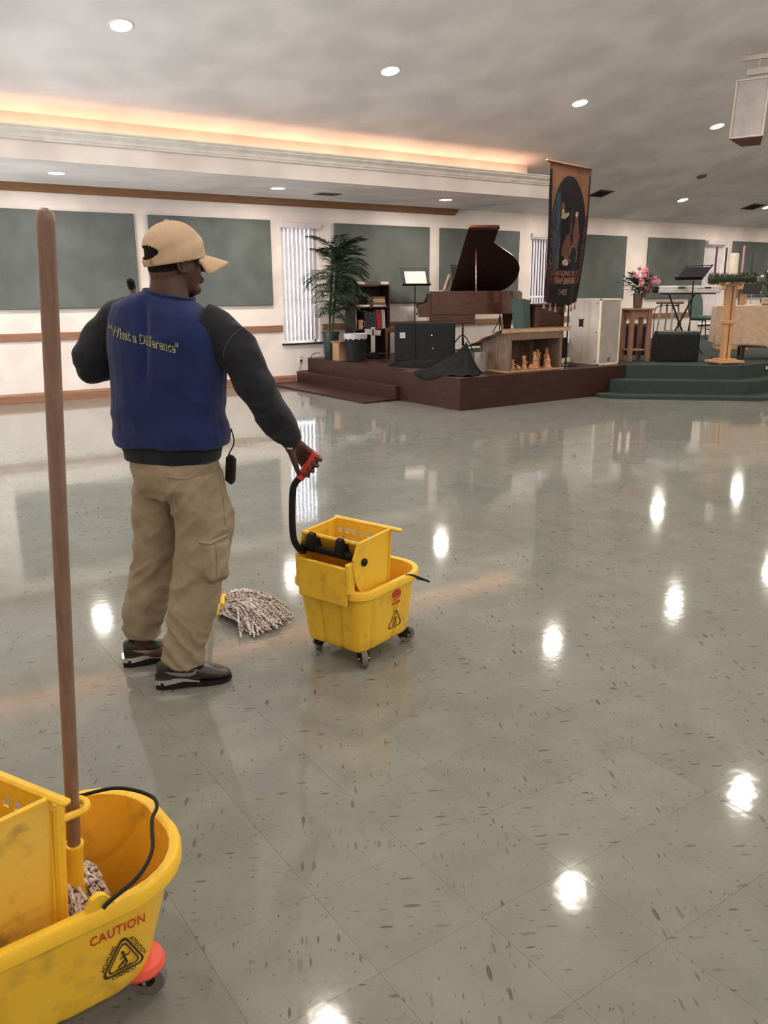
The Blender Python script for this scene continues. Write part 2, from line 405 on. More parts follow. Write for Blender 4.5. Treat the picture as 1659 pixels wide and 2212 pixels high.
# windows with frame, pane and sill
for n, (a, c) in enumerate(WIN):
    d = thing('window_%d' % (n + 1), 'tall narrow window', 'window', ((a + c) / 2, Y1, 0)); del d['category']; struct(d)
    w_ = c - a; zc = sum(WZ) / 2; h = WZ[1] - WZ[0]; f = MB()
    for s in (-1, 1): f.box((s * (w_ / 2 - .02), .15, zc), (.04, .05, h), .003); f.box((0, .15, zc + s * (h / 2 - .02)), (w_, .05, .04), .003)
    f.box((0, .15, 1.35), (w_, .03, .03), .003)
    f.build('window_frame', M['trimwhite'], d)
    MB().box((0, .155, zc), (w_ - .06, .006, h - .06)).build('pane', M['pane'], d, 0)
    MB().box((0, -.005, WZ[0] - .014), (w_ + .10, .07, .028), .004).build('window_sill', M['espresso'], d)
def blind(n, th, label, bw=.086, cnt=9, tilt=0):
    a, c = WIN[n]; w_ = c - a
    r = thing('vertical_blind', label, 'window blind', ((a + c) / 2, Y1 - .012, 0), 0, 'vertical blinds in the tall windows')
    MB().box((0, -.035, 2.505), (w_ + .05, .07, .085), .006).build('headrail', M['blindslat'], r)
    sm = None
    for k in range(cnt):
        x = -w_ / 2 + (k + .5) * w_ / cnt
        if sm is None:
            pts = [(-bw / 2 + bw * i / 6, .006 * (1 - (2 * i / 6 - 1) ** 2)) for i in range(7)]
            ring = lambda z: [(p[0], p[1], z) for p in pts] + [(p[0], p[1] - .0012, z) for p in pts[::-1]]
            q = MB().loft([ring(.70), ring(2.465)]); sm = q.mesh('slat')
        o = obj('slat', sm, M['blindslat'], r); o.location = (x, .05, 0); o.rotation_euler = (0, 0, th + random.uniform(-.05, .05))
    return r
blind(0, .44, 'open vertical blind in the tall window beside the palm')
blind(1, .42, 'vertical blind in the tall window behind the hanging banner')
blind(2, -.25, 'closed vertical blind in the tall window behind the keyboard and candles')

# soffit, cove and trims
XS = 10.1
b = MB()
b.box(((X0 + XS) / 2, (10.14 + Y1) / 2, 2.975), (XS - X0, Y1 - 10.14, .15))
b.box(((X0 + XS) / 2, 10.12, 3.05), (XS - X0, .04, .32))
b.box(((X0 + 9.82) / 2, (10.32 + Y1) / 2, 3.24), (9.82 - X0, Y1 - 10.32, .40))
so = struct(b.build('soffit', M['wall'], smooth=0), 'lowered soffit with cream fascia along the wall')
b = MB()
b.box(((X0 + XS) / 2, (10.14 + Y1) / 2, 2.894), (XS - X0 - .01, Y1 - 10.15, .012))
b.build('soffit_underside', M['ceil'], so, 0)
prof = [(10.10, 3.085), (10.07, 3.085), (10.065, 3.105), (10.05, 3.11), (10.04, 3.14), (10.01, 3.165), (9.995, 3.175), (9.995, 3.195), (9.975, 3.2), (9.975, 3.218), (10.12, 3.218), (10.12, 3.2), (10.10, 3.2)]
struct(MB().loft([[(x, y, z) for y, z in prof] for x in (X0, XS + .02)]).build('trim_1', M['trimwhite'], smooth=20), 'white crown moulding along the soffit top')
prof = [(Y1, 2.79), (12.27, 2.79), (12.255, 2.815), (12.20, 2.85), (12.165, 2.885), (12.165, 2.9), (Y1, 2.9)]
struct(MB().loft([[(x, y, z) for y, z in prof] for x in (X0, 9.95)]).build('trim_2', M['oakdark'], smooth=20), 'brown wooden crown moulding under the soffit')
n = 3
for a, c in ((X0, 6.385), (7.125, 11.85), (12.585, 17.385), (18.125, X1)):
    struct(MB().box(((a + c) / 2, Y1 - .012, .902), (c - a, .026, .105), .004).build('trim_%d' % n, M['oak']), 'wooden chair rail on the back wall'); n += 1
prof = [(Y1, 0), (12.28, 0), (12.28, .11), (12.29, .135), (Y1, .14)]
struct(MB().loft([[(x, y, z) for y, z in prof] for x in (X0, 6.6)]).build('baseboard_back', M['oak'], smooth=20), 'wooden baseboard on the back wall')
struct(MB().box((X0 + .01, (Y0 + 5.3) / 2, .07), (.02, 5.3 - Y0, .14), .003).build('baseboard_left', M['oak']))
# warm cove tubes
cg = thing('cove_light', 'warm orange cove lighting tube hidden behind the crown moulding', 'cove light', (0, 10.22, 3.06))
for k in range(7):
    MB().tube([(X0 + .05 + k * 1.62, 0, .05), (X0 + 1.6 + k * 1.62, 0, .05)], .013, 8).build('tube', M['coveglow'], cg)
MB().box(((X0 + 9.8) / 2, 0, .015), (9.8 - X0, .05, .03), .003).build('batten', M['white'], cg)

# acoustic panels
PN = ['at the far end beside the mop handle', 'behind the man in the cap', 'behind the palm and bookcase', 'behind the piano lid', 'behind the hanging banner', 'behind the keyboard and music stand', 'behind the wreath candles']
for k, (a, c) in enumerate(((2.05, 4.06), (4.27, 6.22), (7.40, 9.36), (9.60, 11.53), (12.66, 14.62), (15.35, 17.32), (18.43, 20.4))):
    o = MB().box(((a + c) / 2, Y1 - .0265, 1.92), (c - a, .048, 1.29), .008).build('acoustic_panel', M['panel'])
    tag(o, 'grey-green fabric acoustic wall panel ' + PN[k], 'wall panel', 'acoustic panels on the back wall')

# recessed ceiling lights
AL = -math.atan(SL)
def downlight(x, y, z, tilt, label, group):
    r = thing('downlight', label, 'ceiling light', (x, y, z), 0, group); r.rotation_euler = (tilt, 0, 0)
    return r
ring = MB().lathe([(.098, -.001), (.100, -.006), (.112, -.006), (.118, .0), (.118, .004), (.098, .004)], n=32)
ringm = ring.mesh('trim_ring'); difm = MB().lathe([(.0985, -.0042), (.0985, .002)], n=32).mesh('diffuser')
ld = bpy.data.lights.new('downlight_lamp', 'AREA'); ld.shape = 'DISK'; ld.size = .19; ld.energy = LAMP; ld.color = (1.0, .885, .78)
def put_light(x, y, soff=False, where=None):
    if soff: r = downlight(x, y, 2.889, 0, 'round recessed downlight in the low soffit ceiling ' + (where or 'past the glass doors'), 'downlights in the soffit')
    else:
        r = downlight(x, y, zceil(y) - .001, AL if y > RIDGE else -AL, 'round recessed downlight in the sloped ceiling' + (' ' + where if where else ' over the open floor'), 'downlights in the sloped ceiling')
    obj('trim_ring', ringm, M['trimwhite'], r); obj('diffuser', difm, M['glow'], r)
    l = bpy.data.objects.new('lamp', ld); C.objects.link(l); l.parent = r; l.location = (0, 0, -.006)
for x, wh in ((-.2, None), (2.76, 'above the panel beside the mop handle'), (5.75, 'above the panel behind the man'), (8.75, 'above the grand piano')): put_light(x, 11.05, True, wh)
for x, wh in ((11.8, 'behind the hanging banner'), (14.83, 'above the keyboard'), (17.78, 'beside the dark vent above the candles'), (20.8, None)): put_light(x, 11.1, False, wh)
WH = {(2.81, 8.4): 'over the man, out from the glowing cove', (5.84, 8.4): 'over the stage steps, out from the glowing cove', (8.9, 8.4): 'just out from the top of the banner', (11.9, 8.4): 'next to the hanging loudspeaker'}
for y in (8.4, 5.05, 1.7, -3.7, -7.05, -10.4):
    for x in (-.2, 2.81, 5.84, 8.9, 11.9, 14.9, 17.9, 20.9): put_light(x, y, False, WH.get((x, y)))
# vents and a smoke detector
def vent(x, y, z, tilt, label, s=(.32, .22)):
    r = thing('ceiling_vent', label, 'air vent', (x, y, z)); r.rotation_euler = (tilt, 0, 0)
    f = MB()
    for sg in (-1, 1): f.box((sg * s[0] / 2, 0, -.004), (.03, s[1] + .03, .014), .002); f.box((0, sg * s[1] / 2, -.004), (s[0] + .03, .03, .014), .002)
    f.build('frame', M['vent'], r)
    MB().box((0, 0, .003), (s[0], s[1], .004)).build('backing', M['black'], r, 0)
    sm = MB().box((0, 0, 0), (s[0] - .02, .018, .002), rx=.6).mesh('slat')
    for k in range(6): o = obj('slat', sm, M['vent'], r, 0); o.location = (0, -s[1] / 2 + (k + .5) * s[1] / 6, -.003)
vent(6.70, 11.29, 2.888, 0, 'dark air vent in the low soffit ceiling')
vent(12.45, 11.12, zceil(11.12) - .002, AL, 'dark air vent in the sloped ceiling beside the banner', (.36, .30))
vent(17.3, 11.13, zceil(11.13) - .002, AL, 'dark air vent in the sloped ceiling above the candles', (.42, .30))
sd = thing('smoke_detector', 'small detector on the sloped ceiling', 'detector', (13.87, 10.02, zceil(10.02) - .001)); sd.rotation_euler = (AL, 0, 0)
MB().lathe([(.09, .002), (.09, -.012), (.075, -.03), (.03, -.036)], n=20).build('body', M['vent'], sd)
# wall outlet with plug and cord
r = thing('wall_outlet', 'white wall outlet with a plugged in cord below the window', 'outlet', (6.70, Y1, .40))
MB().box((0, -.004, 0), (.075, .010, .118), .003).build('cover_plate', M['trimwhite'], r)
for s in (-1, 1): MB().box((0, -.0105, s * .028), (.032, .004, .030), .002).build('socket', M['white'], r)
MB().box((0, -.026, -.028), (.032, .036, .034), .006).build('plug', M['black'], r)
o = MB().tube(bez([(6.70, 12.262, .355), (6.66, 12.23, .27), (6.645, 12.22, .215), (6.75, 12.2, .206), (6.82, 12.2, .206)]), .0055, 6).build('power_cord', M['black']); tag(o, 'thin black power cord lying on the wooden step by the outlet', 'cord')
o = MB().tube(bez([(6.805, 12.16, .215), (6.79, 12.15, .32), (6.815, 12.15, .42), (6.86, 12.16, .47), (6.93, 12.18, .49), (7.02, 12.2, .485)]), .0055, 6).build('power_cord', M['black']); tag(o, 'thin black cord looping up over the stage edge beside the palm pot', 'cord')
# ------------------------------------------------------------------ wooden stage and carpeted chancel
ZS = .41
st = thing('stage_platform', 'reddish-brown wooden stage with low steps at its side', 'stage'); del st['category']; struct(st)
MB().prism([(6.70, 8.12), (9.85, 8.12), (9.85, Y1), (6.84, Y1), (6.84, 9.43), (6.70, 9.43)], 0, ZS).build('deck', M['cherry'], st, 0)
MB().box((6.73, 10.865, .1), (.22, 2.87, .2), .004).build('step', M['cherry'], st)
MB().box((6.36, 10.865, .016), (.54, 2.87, .032), .004).build('step', M['cherry'], st)
MB().box((6.85, 10.7, .204), (.012, 2.3, .006), .001).build('edge_strip', M['silver'], st)
ch = thing('chancel_platform', 'dark green carpeted platform with three steps', 'stage'); del ch['category']; struct(ch)
for z0, z1, pg in ((0, .046, [(9.20, 8.12), (9.12, 7.95), (9.2, 7.73), (10.55, 6.38), (X1, 6.38), (X1, Y1), (9.85, Y1), (9.85, 8.12)]),
                   (.046, .223, [(9.5, 8.12), (9.5, 7.92), (10.72, 6.70), (X1, 6.70), (X1, Y1), (9.85, Y1), (9.85, 8.12)]),
                   (.223, ZS, [(9.85, 8.12), (10.94, 7.03), (X1, 7.03), (X1, Y1), (9.85, Y1)])):
    MB().prism(pg, z0, z1).build('step', M['green'], ch, 0)
o = MB().box((11.66, 7.018, .345), (.07, .02, .05), .004).build('floor_outlet', M['chrome']); tag(o, 'small metal outlet box on the riser of the green platform', 'outlet')

# ------------------------------------------------------------------ palm
pl = thing('potted_palm', 'tall artificial palm with feathery fronds in a dark pot by the window', 'potted plant', (7.0, 11.80, ZS))
MB().lathe([(.10, 0), (.105, .01), (.135, .40), (.145, .40), (.145, .44), (.128, .44), (.124, .39)], n=24).build('pot', M['pot'], pl)
MB().lathe([(.124, .395), (.06, .41)], n=16).build('soil', M['bookbrown'], pl)
for k in range(4):
    a = k * 1.6
    MB().tube(bez([(.03 * math.cos(a), .03 * math.sin(a), .40), (.05 * math.cos(a) + .05, .05 * math.sin(a), .9), (.06 * math.cos(a) + .12, .05 * math.sin(a), 1.45 + .1 * k)]), [.014] * 17, 6).build('stem', M['stem'], pl)
def frond_mesh(L, droop, seed):
    rnd = random.Random(seed); b = MB(); pts = []
    for i in range(13):
        t = i / 12; pts.append(Vector((L * t * (1 - .18 * droop * t), 0, L * (.55 * t - (.55 + .55 * droop) * t * t))))
    b.tube(pts, [.006 * (1 - .8 * i / 12) for i in range(13)], 5)
    for i in range(2, 32):
        t = i / 32; p = pts[0].lerp(pts[-1], 0); k = t * 12; i0 = int(k); p = pts[i0].lerp(pts[min(12, i0 + 1)], k - i0)
        tan = (pts[min(12, i0 + 1)] - pts[i0]).normalized()
        for s in (-1, 1):
            ln = L * (.34 * math.sin(PI * (t * .8 + .15)) + .06) * rnd.uniform(.85, 1.1); wd = .0085
            d = (tan * .75 + Vector((0, s * 1.0, 0)) + Vector((0, 0, rnd.uniform(-.35, .1)))).normalized()
            side = d.cross(Vector((0, 0, 1))).normalized()
            q = [p, p + d * ln * .4 + side * wd, p + d * ln * .4 - side * wd, p + d * ln + Vector((0, 0, -ln * .12)), p + d * ln * .4 + Vector((0, 0, wd * .5))]
            b.add(q, [(0, 4, 1), (0, 2, 4), (1, 4, 3), (4, 2, 3)])
    return b.mesh('frond')
fm = [frond_mesh(.66, .45, 1), frond_mesh(.6, .7, 2), frond_mesh(.5, .35, 3), frond_mesh(.60, .15, 4)]
rnd = random.Random(5)
for k in range(66):
    t = k / 65; z = .66 + .98 * t ** .75; a = k * 2.399 + rnd.uniform(-.3, .3)
    o = obj('frond', fm[rnd.choice((0, 1, 1, 2)) if k < 46 else rnd.choice((2, 3, 3, 1))], M['leaf'], pl, 30)
    # keep the crown in front of the wall
    a = math.atan2(math.sin(a), math.cos(a))
    if a > .25: a = -a
    if -.55 < a <= .25: a = -rnd.uniform(.62, 1.35)
    o.location = (.05 + .09 * t + .03 * math.cos(a), .03 * math.sin(a), z)
    o.rotation_euler = (rnd.uniform(-.25, .25), rnd.uniform(-.35, .15) - (.55 * t if k > 44 else 0), a); s = rnd.uniform(.8, 1.05) * (.72 if k < 12 and -1.6 < a < -.5 else 1); o.scale = (s, s, s)

# ------------------------------------------------------------------ bookcase and its books
bx0, bx1, by0, by1 = 7.44, 8.15, 11.76, 12.06
bk = thing('bookcase', 'dark espresso bookcase standing behind the palm', 'bookcase', ((bx0 + bx1) / 2, (by0 + by1) / 2, ZS)); W2 = (bx1 - bx0) / 2
for s in (-1, 1): MB().box((s * (W2 - .012), 0, .58), (.024, .30, 1.16), .002).build('side_panel', M['espresso'], bk)
for z in (.04, .45, .81, 1.165): MB().box((0, 0, z), (2 * W2 - (.048 if z < 1.1 else -.01), .29, .024), .002).build('shelf' if z < 1.1 else 'top', M['espresso'], bk)
MB().box((0, .145, .58), (2 * W2 - .04, .008, 1.14)).build('back_panel', M['espresso'], bk, 0)
def book(loc, d, m, label, rz=0, ry=0.0, cat='book', grp='books in the dark bookcase', name='book'):
    r = thing(name, label, cat, loc, rz, grp); r.rotation_euler = (0, ry, rz)
    # lying book, spine on -y; d=(w,depth,h)
    b = MB(); t = .004
    b.box((0, 0, t / 2), (d[0], d[1], t)); b.box((0, 0, d[2] - t / 2), (d[0], d[1], t)); b.box((0, -d[1] / 2 + t / 2, d[2] / 2), (d[0], t, d[2]))
    b.build('cover', M[m], r, 0)
    MB().box((0, .003, d[2] / 2), (d[0] - .012, d[1] - .012, d[2] - 2 * t)).build('pages', M['paper'], r, 0)
    return r
zA = ZS + .822; zz = zA
for k, (wd, h, m, tx) in enumerate(((.27, .028, 'paper', 'lowest white book in the flat pile on the upper shelf'), (.27, .035, 'bookbrown', 'brown book second from the bottom of the flat pile'), (.23, .034, 'booktan', 'tan book in the middle of the flat pile'), (.24, .032, 'booktan', 'tan book under the top one of the flat pile'), (.22, .034, 'bookbrown', 'brown book topping the flat pile on the upper shelf'))):
    book((7.965 - .01 * (k % 2), 11.90, zz), (wd, .2, h), m, tx, random.uniform(-.08, .08)); zz += h
for k in range(3):
    o = MB().box((7.625 + .012 * k, 11.88, zA + .0048 + .0098 * k), (.24, .19, .010), rz=.12 * k - .12).build('paper_stack', M['paper'], smooth=0); tag(o, ['bottom sheet pile', 'middle sheet pile', 'top sheet pile'][k] + ' left of the flat book pile', 'papers', 'loose papers in the bookcase')
zB = ZS + .462
def ubook(x, wd, h, dp, m, label, ry=0):
    r = thing('book', label, 'book', (x, 11.90, zB + wd / 2 * abs(math.sin(ry)) - .0004), 0, 'books in the dark bookcase'); r.rotation_euler = (0, ry, 0)
    MB().box((0, 0, h / 2), (wd, dp, h), .002).build('cover', M[m], r)
    MB().box((0, .004, h / 2 + .002), (wd - .008, dp - .004, h)).build('pages', M['paper'], r, 0)
ubook(7.49, .025, .31, .2, 'paper', 'white upright folder at the palm end of the middle shelf')
for k in range(4): ubook(7.70 + .045 * k, .04, .29 - .012 * k, .2, 'bookblk', ['first', 'second', 'third', 'fourth'][k] + ' black binder after the mug on the middle shelf', -.10)
ubook(7.885, .03, .27, .2, 'bookblue', 'dark blue book leaning against the red one', -.10)
ubook(7.955, .085, .30, .2, 'bookred', 'thick red binder on the middle shelf', -.09)
ubook(8.04, .022, .31, .2, 'paper', 'white upright folder beside the red binder', -.05)
ubook(8.072, .018, .30, .2, 'silver', 'grey upright folder at the open end of the middle shelf', -.05)
mg = thing('mug', 'tan coffee mug on the middle bookcase shelf', 'mug', (7.575, 11.80, zB))
MB().lathe([(.035, 0), (.04, .004), (.045, .15), (.041, .15), (.036, .01), (.005, .008)], n=20).build('cup', M['booktan'], mg)
MB().tube(bez([(.043, 0, .125), (.075, 0, .12), (.085, 0, .08), (.07, 0, .04), (.041, 0, .03)]), .007, 6).build('handle', M['booktan'], mg)
zT = ZS + 1.177
book((7.80, 11.88, zT), (.22, .2, .045), 'bookbrown', 'dark brown book lying on top of the bookcase', .15)
for k, (x, m, tx) in enumerate(((8.04, 'paper', 'white paper pile at the open end of the bookcase top'), (7.565, 'paper', 'white paper pile on the palm side of the bookcase top'))):
    o = MB().box((x, 11.86, zT + .0225), (.165, .21, .045), .003, rz=.03).build('paper_stack', M[m]); tag(o, tx, 'papers', 'papers on top of the bookcase')

# ------------------------------------------------------------------ bin, carton, cross, bench
bn = thing('trash_bin', 'dark plastic trash bin with a clear liner on the stage', 'trash bin', (7.08, 11.17, ZS))
MB().lathe([(.15, 0), (.155, .005), (.185, .395), (.192, .40), (.192, .42), (.18, .42), (.176, .39), (.148, .012), (.01, .01)], n=28, sx=1.0, sy=.8).build('body', M['black'], bn)
rr_ = [(.182 + .003 * math.sin(k), .372 - .02 * abs(math.sin(k * 1.3))) for k in range(1)]
b = MB(); rg = []
for z, r0 in ((.35, .189), (.39, .1935), (.428, .197), (.432, .19), (.40, .176)):
    rg.append([((r0 + .0025 * math.sin(k * 2.7)) * math.cos(2 * PI * k / 40), .8 * (r0 + .0025 * math.sin(k * 2.7)) * math.sin(2 * PI * k / 40), z + (.012 * math.sin(k * 1.9) if z < .37 else 0)) for k in range(40)])
b.loft(rg, False, False).build('liner', M['liner'], bn)
cb = thing('carton', 'small brown cardboard carton behind the trash bin', 'box', (6.985, 11.475, ZS), .1)
MB().box((0, 0, .135), (.20, .17, .27), .003).build('body', M['card'], cb)
for s in (-1, 1): MB().box((0, s * .118, .285), (.20, .08, .003), rx=s * .5).build('flap', M['card'], cb)
cr = thing('cross', 'small white cross with a brown plaque on a black stand', 'cross', (7.62, 11.50, ZS), -.35)
MB().box((0, 0, .05), (.16, .12, .10), .01).build('stand', M['black'], cr)
MB().box((0, -.02, .30), (.07, .018, .40), .003).build('upright', M['white'], cr)
MB().box((0, -.005, .42), (.27, .015, .085), .003, ry=.12).build('crossbar', M['white'], cr)
MB().box((0, -.031, .42), (.035, .006, .10), .002).build('plaque', M['bookbrown'], cr)
bc = thing('piano_bench', 'brown wooden piano bench behind the black cabinet', 'bench', (7.98, 11.36, ZS), math.radians(-35))
MB().box((0, 0, .46), (.34, .46, .07), .008).build('seat', M['piano'], bc)
for sx in (-1, 1):
    for sy in (-1, 1): MB().loft([[(sx * .145 + u * .024, sy * .20 + v * .024, .43) for u, v in ((-1, -1), (1, -1), (1, 1), (-1, 1))], [(sx * .145 + u * .014, sy * .20 + v * .014, 0) for u, v in ((-1, -1), (1, -1), (1, 1), (-1, 1))]]).build('leg', M['piano'], bc)

# ------------------------------------------------------------------ black equipment cabinet
ck = thing('equipment_cabinet', 'low black equipment cabinet with two doors and a white sticker', 'cabinet', (7.56, 10.79, ZS), math.radians(-38.5))
MB().box((.475, .16, .295), (.95, .30, .59), .006).build('body', M['blackmat'], ck)
for k, (a, c) in enumerate(((.015, .325), (.335, .935))):
    d = MB().box(((a + c) / 2, .004, .295), (c - a, .014, .56), .003).build('door', M['blackmat'], ck)
    MB().lathe([(.012, 0), (.012, .012), (.006, .016)], c=(0, 0, 0), n=12, T=TR(c - .05 if k == 0 else a + .25, -.004, .40) @ RX(PI / 2)).build('knob', M['chrome'] if k else M['black'], d)
    if k: MB().lathe([(.009, 0), (.009, .010), (.005, .012)], n=10, T=TR(a + .27, -.004, .20) @ RX(PI / 2)).build('lock', M['chrome'], d)
MB().box((.125, -.005, .40), (.085, .004, .085)).build('sticker', M['paper'], ck, 0)
for k in range(3): MB().box((.117, -.0078, .425 - .02 * k), (.05 - .012 * (k % 2), .001, .005)).build('print_line', M['black'], ck, 0)

# ------------------------------------------------------------------ grand piano
pn = thing('grand_piano', 'mahogany grand piano with its lid propped open', 'piano', (8.14, 10.95, ZS), math.radians(-35))
def pout():
    o = [(.19, 0), (1.0, 0)]
    o += [tuple(p)[:2] for p in bez([(1.0, 0, 0), (1.25, .04, 0), (1.48, .20, 0), (1.66, .45, 0), (1.77, .75, 0), (1.78, 1.02, 0), (1.70, 1.27, 0), (1.52, 1.40, 0)], 5)][1:]
    o += [(.19, 1.40)]
    return o
PO = pout()
case = MB().prism(PO, .70, 1.045).build('case', M['piano'], pn, 40)
def inset(pg, k): 
    cx_, cy_ = .95, .70
    return [(cx_ + (x - cx_) * k, cy_ + (y - cy_) * k) for x, y in pg]
MB().prism(inset(PO, .96), 1.045, 1.06).build('rim_moulding', M['piano'], pn, 40)
MB().box((.55, .70, .63), (.74, 1.36, .15), .01).build('key_bed', M['piano'], pn)
MB().box((.02, .70, .74), (.04, 1.34, .09), .006).build('key_slip', M['piano'], pn)
MB().box((.12, .70, .70), (.20, 1.36, .06), .006).build('key_frame', M['piano'], pn)
for y in (.035, 1.365):
    poly = [(0, .66), (.22, .66), (.22, 1.045), (.19, 1.045), (.175, .96), (.14, .89), (.08, .865), (.02, .86), (0, .84)]
    MB().prism([(p[0], p[1]) for p in poly], -.035, .035, T=TR(0, y, 0) @ RX(PI / 2)).build('cheek', M['piano'], pn, 30)
km = MB().box((0, 0, 0), (.145, .0228, .018), .0015).mesh('white_key')
for k in range(52): o = obj('white_key', km, M['ivory'], pn); o.location = (.105, .09 + (k + .5) * 1.22 / 52, .795)
km = MB().box((0, 0, 0), (.09, .012, .014), .002).mesh('black_key')
for k in range(51):
    if (k + 5) % 7 in (2, 6): continue
    o = obj('black_key', km, M['black'], pn); o.location = (.135, .09 + (k + 1) * 1.22 / 52, .810)
MB().box((.20, .70, .92), (.02, 1.34, .20), .004, ry=-.15).build('fallboard', M['pianodark'], pn)
MB().box((.50, .70, 1.17), (.012, .70, .20), .003, ry=.35).build('music_desk', M['piano'], pn)
# lid: hinged on the far long side
LB = math.radians(48)
lid = [(.60, 0), (.82, 1.30), (.84, 1.345), (1.32, 1.345), (1.27, 1.03)] + [tuple(p)[:2] for p in bez([(1.27, 1.03, 0), (1.46, .885, 0), (1.66, .71, 0), (1.76, .50, 0), (1.73, .26, 0), (1.62, .09, 0), (1.5, 0, 0)], 5)][1:]
TL = TR(0, 1.40, 1.062) @ Matrix(((1, 0, 0, 0), (0, -math.cos(LB), -math.sin(LB), 0), (0, math.sin(LB), -math.cos(LB), 0), (0, 0, 0, 1)))
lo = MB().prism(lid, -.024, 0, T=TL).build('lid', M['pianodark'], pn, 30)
MB().prism([(.84, 1.30), (1.33, 1.30), (1.33, 1.35), (.84, 1.35)], -.05, .006, T=TL).build('folded_flap', M['piano'], lo, 30)
tp = TL @ Vector((.98, .95, .0))
MB().tube([(.93, .06, 1.05), tp], [.012, .010], 8).build('prop_stick', M['piano'], pn)
def pleg(x, y):
    r = [[(x + u * s, y + v * s, z) for u, v in ((-1, -1), (1, -1), (1, 1), (-1, 1))] for s, z in ((.085, .70), (.085, .60), (.07, .58), (.042, .10), (.05, .09), (.05, .06))]
    l = MB().loft(r).build('leg', M['piano'], pn, 20)
    MB().lathe([(.028, -.012), (.028, .012)], c=(0, 0, 0), n=16, T=TR(x, y, .03) @ RX(PI / 2)).build('caster', M['chrome'], l)
    MB().box((x, y, .05), (.03, .03, .03)).build('caster_plate', M['chrome'], l)
pleg(.28, .16); pleg(.28, 1.24); pleg(1.52, .70)
# sheet music on the piano
for k, (y, m, tx) in enumerate(((.28, 'booktan', 'tan music book leaning on the piano desk nearest the lid prop'), (.44, 'bookbrown', 'brown music book leaning on the piano desk'), (.62, 'paper', 'open sheet music leaning on the piano desk'))):
    R_ = pn.matrix_basis if False else Matrix.Translation((8.14, 10.95, ZS)) @ RZ(math.radians(-35))
    o = MB().box((0, 0, 0), (.018, .15, .27), .002).build('music_book', M[m]); o.matrix_world = R_ @ TR(.467 + .006 * k, y, 1.20) @ RY(.35); tag(o, tx, 'book', 'music on the piano')
o = MB().box((0, 0, .0075), (.20, .26, .015), .002).build('music_book', M['paper']); o.matrix_world = Matrix.Translation((8.14, 10.95, ZS)) @ RZ(math.radians(-35)) @ TR(.30, .22, 1.06); tag(o, 'open white music book lying flat on the piano top', 'book')

# ------------------------------------------------------------------ stands
def music_stand(loc, rz, zdesk, label, tilt=.9, mtl='black', dw=.50, dh=.34, paper=False, slots=True):
    r = thing('music_stand', label, 'music stand', loc, rz)
    MB().tube([(0, 0, .12), (0, 0, zdesk - .12)], .011, 8).build('pole', M['blackmetal'], r)
    MB().tube([(0, 0, .10), (0, 0, .42)], .016, 8).build('sleeve', M['blackmetal'], r)
    for k in range(3):
        a = k * 2 * PI / 3 + .5
        MB().tube(bez([(0, 0, .30), (.10 * math.cos(a), .10 * math.sin(a), .22), (.24 * math.cos(a), .24 * math.sin(a), .012)], 5), .010, 6).build('leg', M['blackmetal'], r)
    T = TR(0, 0, zdesk) @ RX(tilt - PI / 2)
    d = MB(); n = 8 if slots else 1
    d.box((0, 0, -.02), (dw, .004, dh - .05), .001, T=T)
    for s in (-1, 1): d.box((s * (dw / 2 - .015), 0, dh / 2 - .02), (.03, .004, .06), T=T)
    if slots:
        for k in range(9): d.box((-dw / 2 + .03 + (k + .5) * (dw - .06) / 9, 0, dh / 2 - .03), (.018, .004, .05), T=T)
    d.box((0, 0, dh / 2 - .006), (dw, .006, .012), T=T)
    dk = d.build('desk', M['black'], r)
    MB().box((0, -.03, -dh / 2 + .005), (dw, .065, .006), .001, T=T).build('ledge', M['black'], r)
    MB().box((0, .03, -.04), (.06, .05, .10), .006, T=T).build('bracket', M['blackmetal'], r)
    if paper:
        b = MB()
        for s in (-1, 1): b.box((s * .095, -.010, -.025), (.19, .010, .245), .002, T=T @ RZ(-s * .03))
        o = b.build('open_score', M['paper']); o.matrix_world = Matrix.Translation(loc) @ RZ(rz); tag(o, 'open white score on the black music stand by the piano', 'sheet music')
    return r
music_stand((8.70, 11.80, ZS), math.radians(-20), 1.30, 'black music stand holding an open white score by the piano', 1.05, paper=True)
music_stand((9.77, 11.79, ZS), math.radians(-30), 1.36, 'black music stand behind the piano lid', 1.05, dw=.45)
ms = thing('microphone_stand', 'thin black tripod microphone stand behind the tail of the piano', 'microphone stand', (10.72, 11.86, ZS))
MB().tube([(0, 0, .10), (0, 0, .88)], .011, 8).build('pole', M['blackmetal'], ms)
MB().lathe([(.018, .50), (.022, .52), (.022, .58), (.014, .60)], n=10).build('clutch', M['blackmetal'], ms)
for k in range(3):
    a = k * 2 * PI / 3 + .25
    l = MB().tube([(.015 * math.cos(a), .015 * math.sin(a), .52), (.27 * math.cos(a), .27 * math.sin(a), .012)], .009, 6).build('leg', M['blackmetal'], ms)
    MB().tube([(0, 0, .18), (.16 * math.cos(a), .16 * math.sin(a), .225)], .005, 5).build('brace', M['blackmetal'], l)
MB().tube(bez([(0, 0, .86), (.10, -.05, .92), (.25, -.1, .93)]), .008, 6).build('boom', M['blackmetal'], ms)
MB().lathe([(.012, 0), (.014, .10), (.024, .12), (.026, .15), (.012, .17)], n=12, T=TR(.25, -.1, .93) @ RY(1.4)).build('microphone', M['black'], ms)

